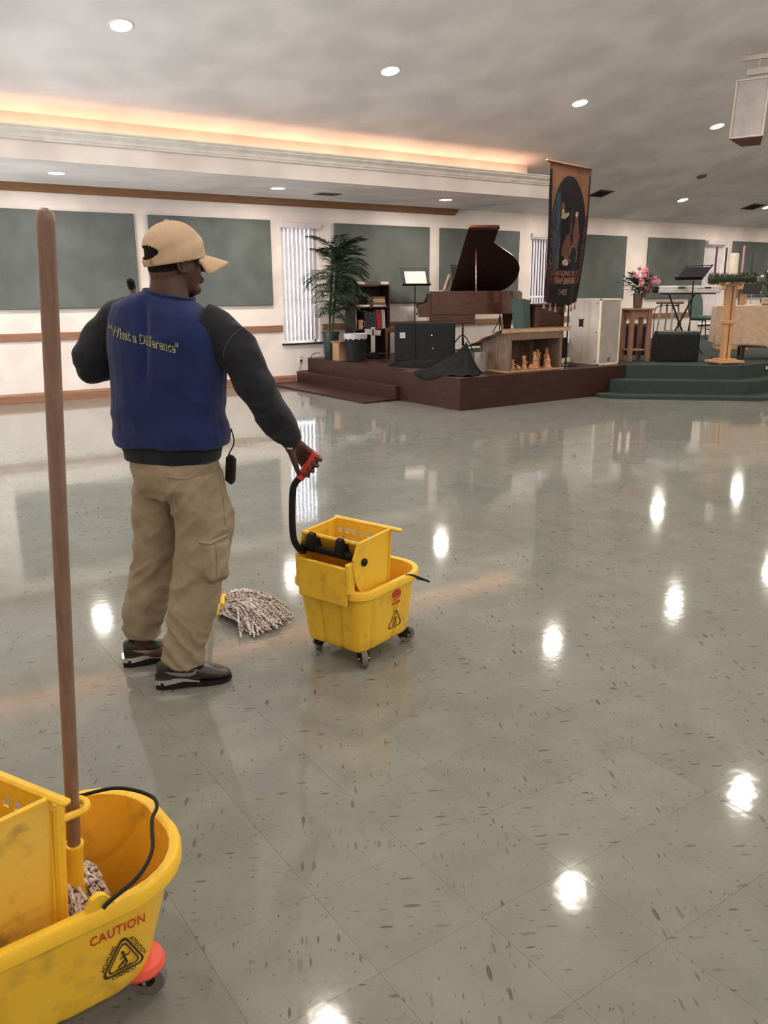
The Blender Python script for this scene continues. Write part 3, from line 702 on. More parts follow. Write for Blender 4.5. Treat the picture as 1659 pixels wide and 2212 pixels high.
# ------------------------------------------------------------------ draped black cloth at the stage corner
b = MB(); NA, NR = 56, 14; rings = []
PKX, PKY = 7.13, 8.52
def reach(a):
    base = .42 + .16 * math.cos(a - 2.0) + .05 * math.sin(3 * a + 1)
    return base * (1 - .30 * max(0.0, math.cos(a)))
for i in range(NR + 1):
    t = i / NR; rg = []
    for k in range(NA):
        a = 2 * PI * k / NA; R_ = reach(a); r = R_ * (t ** 1.15)
        x = PKX + r * math.cos(a); y = PKY + r * math.sin(a) * (1.35 if math.sin(a) > 0 else .9)
        z = ZS + .012 + .41 * (1 - t) ** 1.5 * (1 + .25 * math.cos(a + .6) * t) + .035 * math.sin(6 * a + 1) * t * (1 - t) * 2.2 + .014 * math.sin(11 * a) * t
        z = max(z, ZS + .006)
        if x < 6.70: z = min(z, ZS + .01 - (6.70 - x) * 1.1); x = 6.70 - min((6.70 - x) * .28 + .006, .05)
        if y < 8.12: z = min(z, ZS + .01 - (8.12 - y) * 1.2); y = 8.12 - min((8.12 - y) * .25 + .006, .04)
        rg.append((x, y, z))
    rings.append(rg)
b.loft(rings, True, False)
o = b.build('draped_cloth', M['blackcloth'], smooth=180); m = o.modifiers.new('thick', 'SOLIDIFY'); m.thickness = .006; m.offset = 1
tag(o, 'black cloth draped in a peak over the corner of the wooden stage', 'cloth')
b = MB(); rings = []
for i in range(15):
    t = i / 14; rg = []
    for k in range(12):
        a = PI * k / 11; wd = .13 + .10 * t
        rg.append((7.02 + .48 * t - .05 * math.cos(a) , 9.98 - .85 * t + wd * math.cos(a), ZS + .006 + (.055 + .10 * t) * math.sin(a) * (1 + .25 * math.sin(5 * a + 6 * t))))
    rings.append(rg)
b.loft(rings, True, True, True)
o = b.build('cloth_roll', M['blackcloth'], smooth=60); tag(o, 'loose roll of black cloth lying on the stage in front of the cabinet', 'cloth')
o = MB().box((7.490, 8.66, ZS + .13), (.10, .12, .26), .004).build('small_box', M['grey']); tag(o, 'small plain box between the black cloth and the stable', 'box')

# ------------------------------------------------------------------ nativity stable and figures
sb = thing('nativity_stable', 'wooden nativity stable with a sloping board roof on the stage edge', 'nativity stable', (8.16, 8.30, ZS))
MB().box((0, .27, .010), (1.08, .62, .02), .003).build('base_board', M['barnlight'], sb)
for x in (-.49, .49):
    for k in range(4):
        y = .045 + k * .135; zt = .50 - .245 * (y / .7)
        MB().prism([(y - .066, .02), (y + .066, .02), (y + .066, zt + .07 - .03), (y - .066, zt + .07 + .016)], -.009, .009, T=TR(x + .002 * (k % 2), 0, 0) @ Matrix(((0, 0, 1, 0), (1, 0, 0, 0), (0, 1, 0, 0), (0, 0, 0, 1)))).build('plank', M['barn'], sb, 0)
for k in range(8): MB().box((-.43 + k * .1235, .57, .20), (.119, .016, .36), .002).build('plank', M['barn'], sb)
for x in (-.475, .475): MB().box((x, -.01, .225), (.05, .03, .41), .003).build('post', M['barn'], sb)
MB().box((0, -.012, .475), (1.0, .03, .095), .003).build('beam', M['barn'], sb)
MB().box((0, -.03, .545), (1.26, .02, .045), .003).build('fascia_board', M['barnlight'], sb)
for k in range(5):
    y = -.02 + k * .145; T = TR(0, y, .578 - .345 * (y + .04)) @ RX(-math.atan(.345))
    MB().box((0, .06, 0), (1.30, .150, .014), .002, T=T).build('roof_board', M['barnlight'] if k % 2 else M['barn'], sb)
def figure(name, x, y, h, kneel, face, label, wide=1.0, wing=False):
    r = thing(name, label, 'figurine', (x, y, ZS + .021), face, 'carved figures in the nativity stable')
    hh = h * (.72 if kneel else .80); w_ = h * (.24 if kneel else .17) * wide
    MB().lathe([(w_ * 1.25, 0), (w_ * 1.25, .012), (w_, .016), (w_ * .95, hh * .25), (w_ * .72, hh * .6), (w_ * .62, hh * .85), (w_ * .34, hh)], n=14, sx=1.0, sy=.8).build('robe', M['terra'], r)
    hd = MB().ell((0, -.01 * kneel, hh + h * .085), (h * .075, h * .085, h * .10), 12, 8).build('head', M['terra'], r)
    MB().lathe([(h * .105, hh - h * .03), (h * .10, hh + h * .08), (h * .07, hh + h * .18), (h * .02, hh + h * .205)], c=(0, .012, 0), n=12).build('veil', M['terra'], r)
    for s in (-1, 1): MB().tube(bez([(s * w_ * .6, 0, hh * .80), (s * w_ * .75, -w_ * .6, hh * .6), (s * .008, -w_ * 1.05, hh * .68)], 4), h * .032, 6).build('arm', M['terra'], r)
    if wing:
        for s in (-1, 1): MB().prism([(0, 0), (s * .05, .05), (s * .06, .12), (s * .015, .09)][::s], -.006, .006, T=TR(0, .02, hh * .45) @ RX(PI / 2)).build('wing', M['terra'], r)
figure('figurine', 7.890, 8.44, .15, 1, .6, 'small terracotta figure crouching at the dark side wall of the stable')
figure('figurine', 8.060, 8.40, .20, 1, 1.0, 'terracotta kneeling figure with folded hands facing the manger')
figure('figurine', 8.270, 8.41, .23, 0, 0, 'broad terracotta robed figure standing in the middle of the stable', 1.25)
figure('figurine', 8.430, 8.52, .25, 0, -.3, 'terracotta winged figure standing behind the kneeling one', 1.0, True)
figure('figurine', 8.485, 8.37, .20, 1, -.9, 'terracotta kneeling figure in front of the winged one')
figure('figurine', 8.590, 8.50, .27, 0, -.7, 'tallest terracotta figure standing by the stable post')
mgr = thing('manger', 'tiny terracotta manger with a bundle between the kneeling figures', 'figurine', (8.158, 8.365, ZS + .021), 0)
MB().box((0, 0, .022), (.07, .045, .044), .008).build('crib', M['terra'], mgr); MB().ell((0, 0, .052), (.028, .014, .014), 10, 6).build('bundle', M['terra'], mgr)
lam = thing('lamb_figurine', 'small terracotta lamb lying near the stable wall', 'figurine', (7.94, 8.38, ZS + .021), .4)
MB().ell((0, 0, .03), (.038, .022, .024), 12, 8).build('body', M['terra'], lam); MB().ell((-.035, 0, .06), (.016, .012, .016), 10, 6).build('head', M['terra'], lam)
MB().tube([(-.02, 0, .04), (-.033, 0, .056)], .011, 6).build('neck', M['terra'], lam)
for sx in (-1, 1):
    for sy in (-1, 1): MB().tube([(sx * .02, sy * .014, .02), (sx * .026, sy * .018, .003)], .006, 5).build('leg', M['terra'], lam)

# ------------------------------------------------------------------ white PA speaker
pa = thing('loudspeaker', 'large white box loudspeaker standing on the wooden stage', 'loudspeaker', (9.665, 8.605, ZS))
MB().box((0, .012, .472), (.45, .566, .944), .006).build('cabinet', M['white'], pa)
f = MB()
for s in (-1, 1): f.box((s * .2135, -.2865, .472), (.023, .03, .944), .003); f.box((0, -.2865, .472 + s * .4605), (.45, .03, .023), .003)
f.build('front_frame', M['candle'], pa)
MB().box((0, -.280, .472), (.405, .02, .90)).build('grille', M['grille'], pa, 0)
lg = MB().box((.02, -.292, .075), (.05, .005, .05), .002).build('badge', M['black'], pa)
MB().prism([(-.014, .012), (0, -.004), (.014, .012), (.008, -.014), (-.008, -.014)], 0, .002, T=TR(.02, -.2947, .075) @ RX(PI / 2)).build('badge_mark', M['silver'], lg, 0)
star = [(-.05, .065), (-.02, .052), (.02, .052), (.05, .065), (.04, .03), (.04, -.03), (.05, -.065), (.02, -.052), (-.02, -.052), (-.05, -.065), (-.04, -.03), (-.04, .03)]
MB().prism(star, -.003, .003, T=TR(-.2255, .06, .60) @ Matrix(((0, 0, 1, 0), (1, 0, 0, 0), (0, 1, 0, 0), (0, 0, 0, 1)))).build('hand_hole', M['black'], pa, 0)
for z in (.06, .47, .88): MB().lathe([(.009, -.002), (.009, .003)], n=10, T=TR(-.2255, -.235, z) @ RY(-PI / 2)).build('bolt', M['black'], pa)
# dark wooden lectern behind it
lc = thing('lectern', 'dark wooden lectern with a green side panel behind the banner', 'lectern', (9.36, 9.28, ZS))
MB().box((.0, .14, .42), (.62, .40, .84), .01).build('body', M['piano'], lc)
MB().box((0, .12, .86), (.68, .46, .04), .008).build('top', M['piano'], lc)
MB().prism([(-.40, .93), (-.56, .95), (-.47, .36), (-.36, .36)], -.12, .12, T=TR(0, .10, 0) @ RX(PI / 2)).build('side_panel', M['chairfab'], lc, 20)

rc = thing('equipment_case', 'low black equipment case between the stable and the white loudspeaker', 'case', (9.14, 9.02, ZS))
MB().box((0, 0, .20), (.52, .24, .36), .01).build('body', M['blackmat'], rc)
for x in (-.2, .2): MB().box((x, 0, .011), (.05, .2, .022), .004).build('foot', M['black'], rc)
MB().box((0, -.125, .24), (.12, .015, .03), .005).build('handle', M['grey'], rc)
o = MB().lathe([(.001, 0), (.045, 0), (.045, .2), (.001, .2)], n=20, T=TR(9.20, 8.76, ZS + .046) @ RZ(.4) @ RY(PI / 2)).build('paper_roll', M['candle']); tag(o, 'white paper roll lying behind the stable', 'paper roll')
# ------------------------------------------------------------------ banner
BL, BR_ = Vector((8.45, 8.46, 3.13)), Vector((9.385, 8.58, 3.105))
def bsurf(u, v, off=0.0):
    p = BL.lerp(BR_, u); n = Vector((.127, -.992, 0))
    wdt = 1 - .19 * v ** 1.5
    p = BL.lerp(BR_, .02 + (u * wdt) * .98) if v > 0 else p
    z = p.z - v * 1.80 - .05 * math.sin(PI * u) * v
    d = .035 * math.sin(u * 7 + v * 3) * v + .02 * math.sin(u * 15 - 2 * v) * v + off
    return Vector((p.x, p.y, z)) + n * d
bm_ = {'gold': mat('banner_gold', (.11, .05, .026), .85, c2=(.17, .08, .042), scale=25, spec=.2), 'orange': mat('banner_orange', (.17, .078, .042), .85, spec=.2, scale=12),
       'dark': mat('banner_black', (.010, .009, .011), .85, spec=.2), 'brocade': mat('banner_brocade', (.028, .010, .011), .85, c2=(.13, .055, .038), scale=42, spec=.2, lo=.45, hi=.62),
       'blue': mat('banner_blue', (.013, .028, .042), .85, c2=(.030, .060, .085), scale=9, stretch=(3, 3, .6), spec=.2), 'skin': mat('banner_pale', (.30, .20, .15), .85, c2=(.45, .35, .28), scale=30, spec=.2),
       'rust': mat('banner_rust', (.10, .032, .024), .85, c2=(.14, .065, .045), scale=34, spec=.2), 'stone': mat('banner_stone', (.07, .05, .042), .85, c2=(.13, .10, .085), scale=22, spec=.2),
       'edge': mat('banner_edge', (.02, .012, .014), .85, spec=.2), 'letter': mat('banner_letter', (.27, .155, .12), .8, spec=.2)}
bk_ = list(bm_)
def inpoly(x, y, pg):
    r = False; j = len(pg) - 1
    for i in range(len(pg)):
        if (pg[i][1] > y) != (pg[j][1] > y) and x < (pg[j][0] - pg[i][0]) * (y - pg[i][1]) / (pg[j][1] - pg[i][1]) + pg[i][0]: r = not r
        j = i
    return r
ROBE = [(.12, .30), (.19, .21), (.27, .185), (.30, .30), (.33, .42), (.36, .50), (.33, .64), (.27, .745), (.12, .745), (.08, .5), (.075, .37)]
def region(u, v):
    if v < .045: return 'gold'
    if u < .05 or u > .96: return 'edge'
    w_ = .43 * math.sqrt(max(0, 1 - ((v - .42) / .35) ** 2)); man = abs(u - .50) < w_ and v < .74
    if v > .845 and u > .15: return 'dark'
    if (u < .13 or u > .90) and v > .42: return 'brocade'
    if man or (v > .4 and v < .745 and .13 <= u <= .9):
        if inpoly(u, v, ROBE): return 'blue'
        if ((u - .37) / .045) ** 2 + ((v - .285) / .025) ** 2 < 1: return 'gold'
        if inpoly(u, v, [(.34, .305), (.41, .31), (.42, .335), (.52, .325), (.53, .345), (.44, .375), (.35, .37)]): return 'skin'
        if ((u - .73) / .035) ** 2 + ((v - .335) / .022) ** 2 < 1: return 'skin'
        if inpoly(u, v, [(.70, .36), (.77, .36), (.83, .48), (.82, .57), (.67, .57), (.67, .45)]): return 'rust'
        if inpoly(u, v, [(.50, .50), (.56, .47), (.62, .54), (.57, .64), (.45, .64), (.45, .56)]): return 'rust'
        if inpoly(u, v, [(.585, .31), (.60, .31), (.61, .48), (.58, .48)]): return 'stone'
        a_ = ((u - .70) / .115) ** 2 + ((v - .635) / .085) ** 2
        if .55 < a_ < 1.1 and v < .69: return 'stone'
        if inpoly(u, v, [(.33, .50), (.37, .50), (.39, .73), (.32, .74)]): return 'stone'
        if ((u - .53) / .06) ** 2 + ((v - .685) / .022) ** 2 < 1: return 'skin'
        if inpoly(u, v, [(.50, .63), (.54, .615), (.58, .665), (.50, .67)]): return 'orange'
        return 'dark'
    if v < .34: return 'orange'
    return 'brocade' if v < .845 else 'edge'
bn_ = thing('hanging_banner', 'tall dark tapestry banner with lettering and tassels on a slim pole', 'banner', (0, 0, 0))
NU, NV = 72, 150; vv = [bsurf(i / NU, j / NV) for j in range(NV + 1) for i in range(NU + 1)]; ff = []; fmi = []
for j in range(NV):
    for i in range(NU):
        a = j * (NU + 1) + i; ff.append((a, a + NU + 1, a + NU + 2, a + 1)); fmi.append(bk_.index(region((i + .5) / NU, (j + .5) / NV)))
b = MB(); b.v = vv; b.f = ff; b.m = fmi
o = b.build('fabric', [bm_[k] for k in bk_], bn_, 180); m_ = o.modifiers.new('thick', 'SOLIDIFY'); m_.thickness = .004; m_.offset = -1
def btext(txt, uc, vc, hu, size, sx):
    me = text_mesh(txt, size, .0010 * size / .1, ext=0)
    for v in me.vertices:
        q = bsurf(uc + v.co.x * sx / .93, vc - v.co.y * 1.65 / 1.80, .006); v.co = q
    obj('lettering', me, bm_['letter'], bn_, 0)
btext('.  NATIONS  W', .50, .765, 0, .058, 1.15); btext('ORSHIP BEFORE', .51, .822, 0, .062, 1.12); btext('THEE', .50, .905, 0, .062, 1.1)
rd = (BR_ - BL).normalized()
MB().tube([BL - rd * .04 + Vector((0, .008, .005)), BR_ + rd * .01 + Vector((0, .008, .005))], .017, 10).build('top_rod', bm_['gold'], bn_)
MB().lathe([(.012, 0), (.022, .015), (.02, .03), (.006, .05)], n=10, T=TR(BL - rd * .035 + Vector((0, .008, .005))) @ RY(-PI / 2)).build('finial', M['pine'], bn_)
MB().tube([(9.09, 8.60, ZS + .02), (9.09, 8.60, 3.14)], .012, 10).build('stand_pole', M['blackmetal'], bn_)
MB().lathe([(.17, ZS), (.17, ZS + .015), (.03, ZS + .03), (.016, ZS + .06)], c=(9.09, 8.60, 0), n=24).build('stand_base', M['blackmetal'], bn_)
for k in range(6):
    p = bsurf(.01 + .19 * k, .995)
    MB().lathe([(.004, .015), (.008, .0), (.009, -.015), (.007, -.022), (.020, -.10), (.016, -.104)], c=p, n=10).build('tassel', bm_['letter'], bn_)

# ------------------------------------------------------------------ hanging loudspeaker
hs = thing('ceiling_speaker', 'white loudspeaker hanging from the sloped ceiling on a bracket', 'loudspeaker', (9.86, 6.50, 3.22), math.radians(-68))
TT = RX(-.16)
b = MB().loft([[(-.19, -.16, 0), (.19, -.16, 0), (.11, .16, 0), (-.11, .16, 0)], [(-.19, -.16, .68), (.19, -.16, .68), (.11, .16, .68), (-.11, .16, .68)]], T=TT); b.build('cabinet', M['bookbrown'], hs, 20)
f = MB()
for s in (-1, 1): f.box((s * .182, -.172, .34), (.018, .03, .68), .002, T=TT); f.box((0, -.172, .34 + s * .331), (.38, .03, .018), .002, T=TT)
f.build('front_frame', M['white'], hs)
MB().box((0, -.165, .34), (.35, .012, .65), T=TT).build('grille', M['grille'], hs, 0)
for x in (-.1, .1): MB().lathe([(.007, 0), (.005, .004)], n=8, T=TT @ TR(x, -.171, .32) @ RX(PI / 2)).build('bolt', M['white'], hs)
MB().box((.10, .10, .80), (.42, .06, .075), .004).build('bracket_bar', M['white'], hs)
MB().box((.06, .10, .96), (.50, .05, .055), .004).build('top_bar', M['white'], hs)
MB().tube([(.10, .10, .66), (.10, .10, .80)], .012, 8).build('hanger', M['white'], hs)
for x in (-.12, .27):
    MB().tube([(x * .5 + .08, .10, .83), (x * .5 + .08, .10, .94)], .009, 8).build('shackle', M['white'], hs)
    zt = 4.31 - 3.22 + .10
    for k in range(5): MB().tube([(x + .014 * math.cos(q * PI / 4) * (k % 2), .10 + .014 * math.cos(q * PI / 4) * (1 - k % 2), 1.0 + k * (zt - 1.0) / 5 + (.5 + .58 * math.sin(q * PI / 4)) * (zt - 1.0) / 5) for q in range(8)], .004, 5, closed=True).build('chain_link', M['silver'], hs)

# ------------------------------------------------------------------ flower stand
ft = thing('flower_stand', 'square wooden stand holding the pink flowers', 'table', (10.50, 8.52, ZS), math.radians(-25))
MB().box((0, 0, .78), (.42, .42, .025), .005).build('table_top', M['oak'], ft)
for sx in (-1, 1):
    MB().box((sx * .14, 0, .715), (.018, .28, .105), .002).build('apron', M['oak'], ft); MB().box((0, sx * .14, .715), (.28, .018, .105), .002).build('apron', M['oak'], ft)
    for sy in (-1, 1): MB().box((sx * .14, sy * .14, .384), (.062, .062, .768), .004).build('leg', M['oak'], ft)
MB().box((0, 0, .17), (.28, .28, .02), .003).build('low_shelf', M['oak'], ft)
fa = thing('flower_arrangement', 'pink flower bouquet with dark greenery in a brown vase', 'flowers', (10.50, 8.52, ZS + .7925))
MB().lathe([(.06, 0), (.062, .004), (.078, .21), (.082, .22), (.074, .22), (.055, .02), (.004, .018)], n=20).build('vase', M['vase'], fa)
def bloom(seed, R):
    rn = random.Random(seed); b = MB()
    for ring_, (cnt, tl, rad) in enumerate(((5, .25, .35), (7, .75, .7), (9, 1.15, 1.0))):
        for k in range(cnt):
            a = 2 * PI * k / cnt + ring_ * .4; T = RZ(a) @ RY(tl)
            q = [(-.28, 0, .1), (-.36, 0, .55), (-.2, 0, .95), (.2, 0, .95), (.36, 0, .55), (.28, 0, .1), (0, -.10, .5), (0, .02, 1.0)]
            q = [Vector((y * R * rad + 0, x * R * .9 * rad, z * R * (1.15 - .25 * ring_))) for x, y, z in q]
            b.add(q, [(0, 6, 1), (0, 5, 6), (5, 4, 6), (1, 6, 2), (4, 3, 6), (2, 6, 7), (6, 3, 7)], T=T)
    b.ell((0, 0, R * .35), (R * .3, R * .3, R * .4), 8, 6)
    return b.mesh('bloom')
blm = [bloom(1, .082), bloom(2, .06), bloom(3, .07)]
rn = random.Random(11)
FP = [(-.10, -.10, .37), (.0, -.13, .42), (.06, -.12, .35), (.12, -.10, .36), (.17, -.08, .33), (-.04, -.08, .50), (.03, -.05, .53), (-.02, 0, .56), (.10, -.04, .44), (-.13, -.04, .45), (.20, -.03, .25), (-.03, -.16, .27), (.13, .03, .47), (-.07, .06, .50), (.05, .09, .45), (-.15, -.12, .33), (.02, -.17, .36), (.20, -.12, .38), (-.05, -.14, .44), (.08, -.15, .42)]
for k, p in enumerate(FP):
    o = obj('bloom', blm[k % 3], M['rose'], fa, 40); o.location = (p[0] * 1.1, p[1] * 1.25, p[2]); o.rotation_euler = (p[1] * -5 * .9, p[0] * 5, rn.uniform(0, 6)) if p[2] < .5 else (.3, .1, k)
    if k in (3, 9, 14): o.scale = (.8, .8, .8)
for k in range(9):
    a = k * .7; o = obj('dark_bloom', blm[1], M['rosedark'], fa, 40) if k == 0 else None
    if o is None:
        o = bpy.data.objects.new('dark_bloom', dbm); C.objects.link(o); o.parent = fa
    else:
        dbm = blm[1].copy(); dbm.materials.clear(); dbm.materials.append(M['rosedark']); o.data = dbm
    o.location = (.11 * math.cos(a) + .03, .09 * math.sin(a), .36 + .02 * (k % 4)); o.rotation_euler = (-.6 * math.sin(a), .6 * math.cos(a), a)
b = MB()
for k in range(4): b.add([(0, 0, 0), (.025, .03, .006), (.02, .09, 0), (0, .15, -.02), (-.02, .09, 0), (-.025, .03, .006), (0, .06, .008)], [(0, 1, 6), (1, 2, 6), (2, 3, 6), (3, 4, 6), (4, 5, 6), (5, 0, 6)], T=RZ(k * 1.57) @ RX(.3 * k - .4) if k == 0 else TR(0, .05 * k, .01 * k) @ RZ((-1) ** k * .9))
lm = b.mesh('leaf_sprig'); lm.transform(Matrix.Scale(.8, 4))
for k in range(34):
    a = k * 2.4; r = .05 + .11 * (k % 5) / 4; o = obj('leaf_sprig', lm, M['leaf'], fa, 40)
    o.location = (r * math.cos(a), r * math.sin(a), .22 + .035 * ((k * 7) % 5)); o.rotation_euler = (.2 + .45 * (k % 3) - .3 * (k % 7 == 0), 0, a - PI / 2)
for k in range(12):
    p = FP[k]; MB().tube([(p[0] * .2, p[1] * .2, .10), (p[0], p[1], p[2])], .004, 5).build('flower_stem', M['stem'], fa)

# ------------------------------------------------------------------ floor monitors
def monitor(loc, rz, label, wd=.62, dp=.40, h=.44):
    r = thing('floor_monitor', label, 'loudspeaker', loc, rz)
    pg = [(0, 0), (dp, 0), (dp, h * .62), (dp * .62, h), (.04, h), (0, h * .92)]
    MB().prism(pg, 0, wd, T=Matrix(((0, 0, 1, 0), (1, 0, 0, 0), (0, 1, 0, 0), (0, 0, 0, 1)))).build('cabinet', M['black'], r, 0)
    MB().box((wd / 2, -.004, h * .46), (wd - .03, .012, h * .84), .004).build('grille', M['blackmat'], r)
    for x in (.04, wd - .04):
        for y in (.05, dp - .06): MB().lathe([(.018, -.008), (.018, .002)], c=(x, y, 0), n=8).build('foot', M['black'], r)
    return r
monitor((10.62, 8.19, ZS + .008), math.radians(-39), 'black floor monitor speaker at the edge of the green platform')
r = monitor((11.22, 9.65, ZS + .01), math.radians(-52), 'black wedge speaker behind the flower stand', .62, .42, .50)

# ------------------------------------------------------------------ keyboard on X stand
kb = thing('keyboard', 'silver electronic keyboard with black ends', 'keyboard', (12.5, 9.1, 1.41), math.radians(-50))
MB().box((0, 0, .04), (.98, .34, .07), .012).build('body', M['silver'], kb)
MB().box((0, -.10, .095), (.98, .13, .06), .014).build('control_panel', M['silver'], kb)
MB().box((-.535, 0, .065), (.10, .36, .11), .02).build('end_cap', M['black'], kb); MB().box((.50, 0, .06), (.03, .35, .10), .01).build('end_cap', M['silver'], kb)
for k, (x, wd) in enumerate(((-.36, .07), (-.12, .11), (.18, .10), (.30, .10))): MB().box((x, -.1668, .09 if k % 2 else .06), (wd, .004, .022)).build('port_panel', M['black' if k != 0 else 'grey'], kb, 0)
MB().box((.22, -.10, .1255), (.13, .06, .004), rx=.0).build('display', M['black'], kb, 0)
for k in range(10): MB().box((-.30 + .045 * k if k < 8 else .33 + .045 * (k - 8), -.10, .127), (.03, .02, .006), .002).build('button', M['grey'], kb)
km = MB().box((0, 0, 0), (.0205, .13, .02), .0015).mesh('white_key')
for k in range(44): o = obj('white_key', km, M['ivory'], kb); o.location = (-.46 + k * .0214, .095, .078)
xs_ = thing('keyboard_stand', 'black X shaped keyboard stand', 'stand', (12.5, 9.1, ZS), math.radians(-50))
hz = 1.0
for s in (-1, 1):
    for y in (-.06, .0):
        MB().tube([(-s * .20 - .1, y + .02 * s, .03), (s * .20 - .1, y + .02 * s, hz - .03)], .014, 8).build('cross_bar', M['blackmetal'], xs_)
    MB().box((s * .20 - .1, 0, hz - .015), (.035, .36, .028), .004).build('rest_arm', M['blackmetal'], xs_); MB().box((s * .20 - .1, 0, .016), (.035, .40, .032), .004).build('floor_foot', M['blackmetal'], xs_)
MB().box((0, 0, hz - .008), (.9, .05, .016), .003).build('rail', M['blackmetal'], xs_)
MB().lathe([(.03, -.06), (.03, .06)], n=14, T=TR(-.1, -.03, hz / 2) @ RX(PI / 2)).build('pivot', M['blackmetal'], xs_)
music_stand((12.21, 8.80, ZS), math.radians(-91), 1.33, 'black music stand beside the silver keyboard', .75, slots=False, dw=.52, dh=.34)
# stool and bent stand behind
so_ = thing('stool', 'tall plain stool behind the keyboard stand', 'stool', (13.5, 10.2, ZS), .2)
MB().box((0, 0, .82), (.42, .36, .04), .008).build('seat', M['bookbrown'], so_)
for sx in (-1, 1):
    for sy in (-1, 1): MB().tube([(sx * .12, sy * .11, .81), (sx * .19, sy * .16, 0)], .018, 8).build('leg', M['grey'], so_)
    MB().tube([(sx * .165, -.14, .3), (sx * .165, .14, .3)], .010, 6).build('stretcher', M['grey'], so_)
bs = thing('microphone_stand', 'thin bent microphone stand beside the tall stool', 'microphone stand', (12.75, 9.95, ZS))
MB().lathe([(.11, 0), (.11, .014), (.02, .025)], n=18).build('base', M['blackmetal'], bs)
MB().tube(bez([(0, 0, .02), (0, 0, .4), (0, 0, .68), (.04, -.02, .76), (.16, -.10, .785), (.30, -.2, .78)]), .008, 6).build('tube', M['blackmetal'], bs)
MB().lathe([(.013, 0), (.016, .05), (.02, .09), (.01, .11)], n=10, T=TR(.30, -.2, .78) @ RY(1.5)).build('microphone', M['black'], bs)

# ------------------------------------------------------------------ green chair
cg_ = thing('banquet_chair', 'green upholstered banquet chair near the closed blind', 'chair', (16.25, 11.35, ZS), math.radians(-5))
# faces +x locally after the turn: seat along -y
def rbox(c, d, bev): return MB().box(c, d, bev)
rbox((0, -.02, .46), (.46, .46, .085), .03).build('seat', M['chairfab'], cg_)
bkp = [(-.19, 0), (.19, 0), (.21, .12), (.205, .36), (.16, .46), (.08, .49), (-.08, .49), (-.16, .46), (-.205, .36), (-.21, .12)]
MB().prism(bkp, -.025, .025, T=TR(0, .24, .50) @ RX(PI / 2 - .16)).build('backrest', M['chairfab'], cg_, 30)
for s in (-1, 1):
    MB().tube([(s * .20, .27, .62), (s * .20, .21, .42), (s * .21, .26, .0)], .012, 8).build('leg', M['blackmetal'], cg_)
    MB().tube([(s * .20, -.20, .42), (s * .21, -.25, .0)], .012, 8).build('leg', M['blackmetal'], cg_)
    MB().tube([(s * .20, .22, .41), (s * .20, -.21, .41)], .010, 6).build('seat_rail', M['blackmetal'], cg_)
MB().tube([(-.205, -.225, .22), (.205, -.225, .22)], .008, 6).build('stretcher', M['blackmetal'], cg_)

# ------------------------------------------------------------------ wooden pulpit
pu = thing('pulpit', 'golden oak pulpit desk behind the altar', 'lectern', (13.85, 9.08, ZS), math.radians(-48))
MB().box((0, 0, .04), (.55, .45, .08), .01).build('base', M['pine'], pu)
MB().box((-.10, 0, .57), (.16, .22, 1.0), .008).build('column', M['pine'], pu); MB().box((.12, 0, .57), (.12, .18, 1.0), .008).build('column', M['pine'], pu)
b = MB(); b.box((0, 0, 1.15), (.64, .42, .20), .01, rx=.0); b.build('desk', M['pine'], pu)
for k in range(3): MB().box((-.325 + .012 * k, -.218 + .004 * k, 1.13), (.014, .02, .19 - .04 * k), .002).build('moulding', M['pine'], pu)
MB().box((0, .02, 1.275), (.66, .46, .03), .006, rx=.12).build('desk_top', M['pine'], pu)

# ------------------------------------------------------------------ advent wreath stand
aw = thing('advent_wreath_stand', 'golden oak pillar stand carrying a green candle wreath', 'stand', (11.17, 7.40, ZS), math.radians(-20))
MB().box((0, 0, .03), (.42, .38, .035), .006).build('foot_plate', M['pine'], aw); MB().box((0, 0, .060), (.24, .24, .03), .006).build('plinth', M['pine'], aw)
for sx in (-1, 1):
    for sy in (-1, 1): MB().lathe([(.02, 0), (.024, .006), (.02, .013)], c=(sx * .17, sy * .15, 0), n=10).build('foot', M['pine'], aw)
    MB().box((sx * .036, 0, .59), (.05, .10, 1.04), .004).build('post', M['pine'], aw)
MB().box((0, 0, .59), (.03, .06, 1.04)).build('core', M['oak'], aw)
MB().box((0, 0, .60), (.17, .15, .05), .006).build('collar', M['pine'], aw)
MB().box((0, 0, 1.125), (.20, .20, .03), .004).build('cap', M['pine'], aw)
for a in (0, PI / 2): MB().box((0, 0, 1.15), (.62, .07, .03), .004, rz=a + .78).build('arm', M['pine'], aw)
wr = MB(); rn = random.Random(3)
for k in range(1500):
    a = rn.uniform(0, 2 * PI); q = rn.uniform(0, 2 * PI); r0 = .045
    p = Vector(((.29 + r0 * math.cos(q)) * math.cos(a), (.29 + r0 * math.cos(q)) * math.sin(a), 1.215 + r0 * math.sin(q)))
    d = Vector((math.cos(q) * math.cos(a), math.cos(q) * math.sin(a), math.sin(q))) + Vector((-math.sin(a), math.cos(a), 0)) * rn.uniform(-1.2, 1.2); d = d.normalized() * rn.uniform(.035, .07)
    s = d.cross(Vector((0, 0, 1))); s = s.normalized() * .006 if s.length > 1e-6 else Vector((.006, 0, 0))
    wr.add([p - s, p + s, p + d], [(0, 1, 2)])
wo = MB().tube([(.29 * math.cos(k * PI / 16), .29 * math.sin(k * PI / 16), 1.215) for k in range(32)], .048, 8, closed=True).build('wreath', M['fir'], aw)
wr.build('fir_needles', M['fir'], wo, 0, kind='stuff')
MB().box((0, 0, 1.20), (.15, .15, .10), .006).build('centre_block', M['pine'], aw); MB().lathe([(.085, 1.25), (.09, 1.26), (.09, 1.275), (.07, 1.278)], n=20).build('candle_dish', M['pine'], aw)
AWM = Matrix.Translation((11.17, 7.40, ZS)) @ RZ(math.radians(-20))
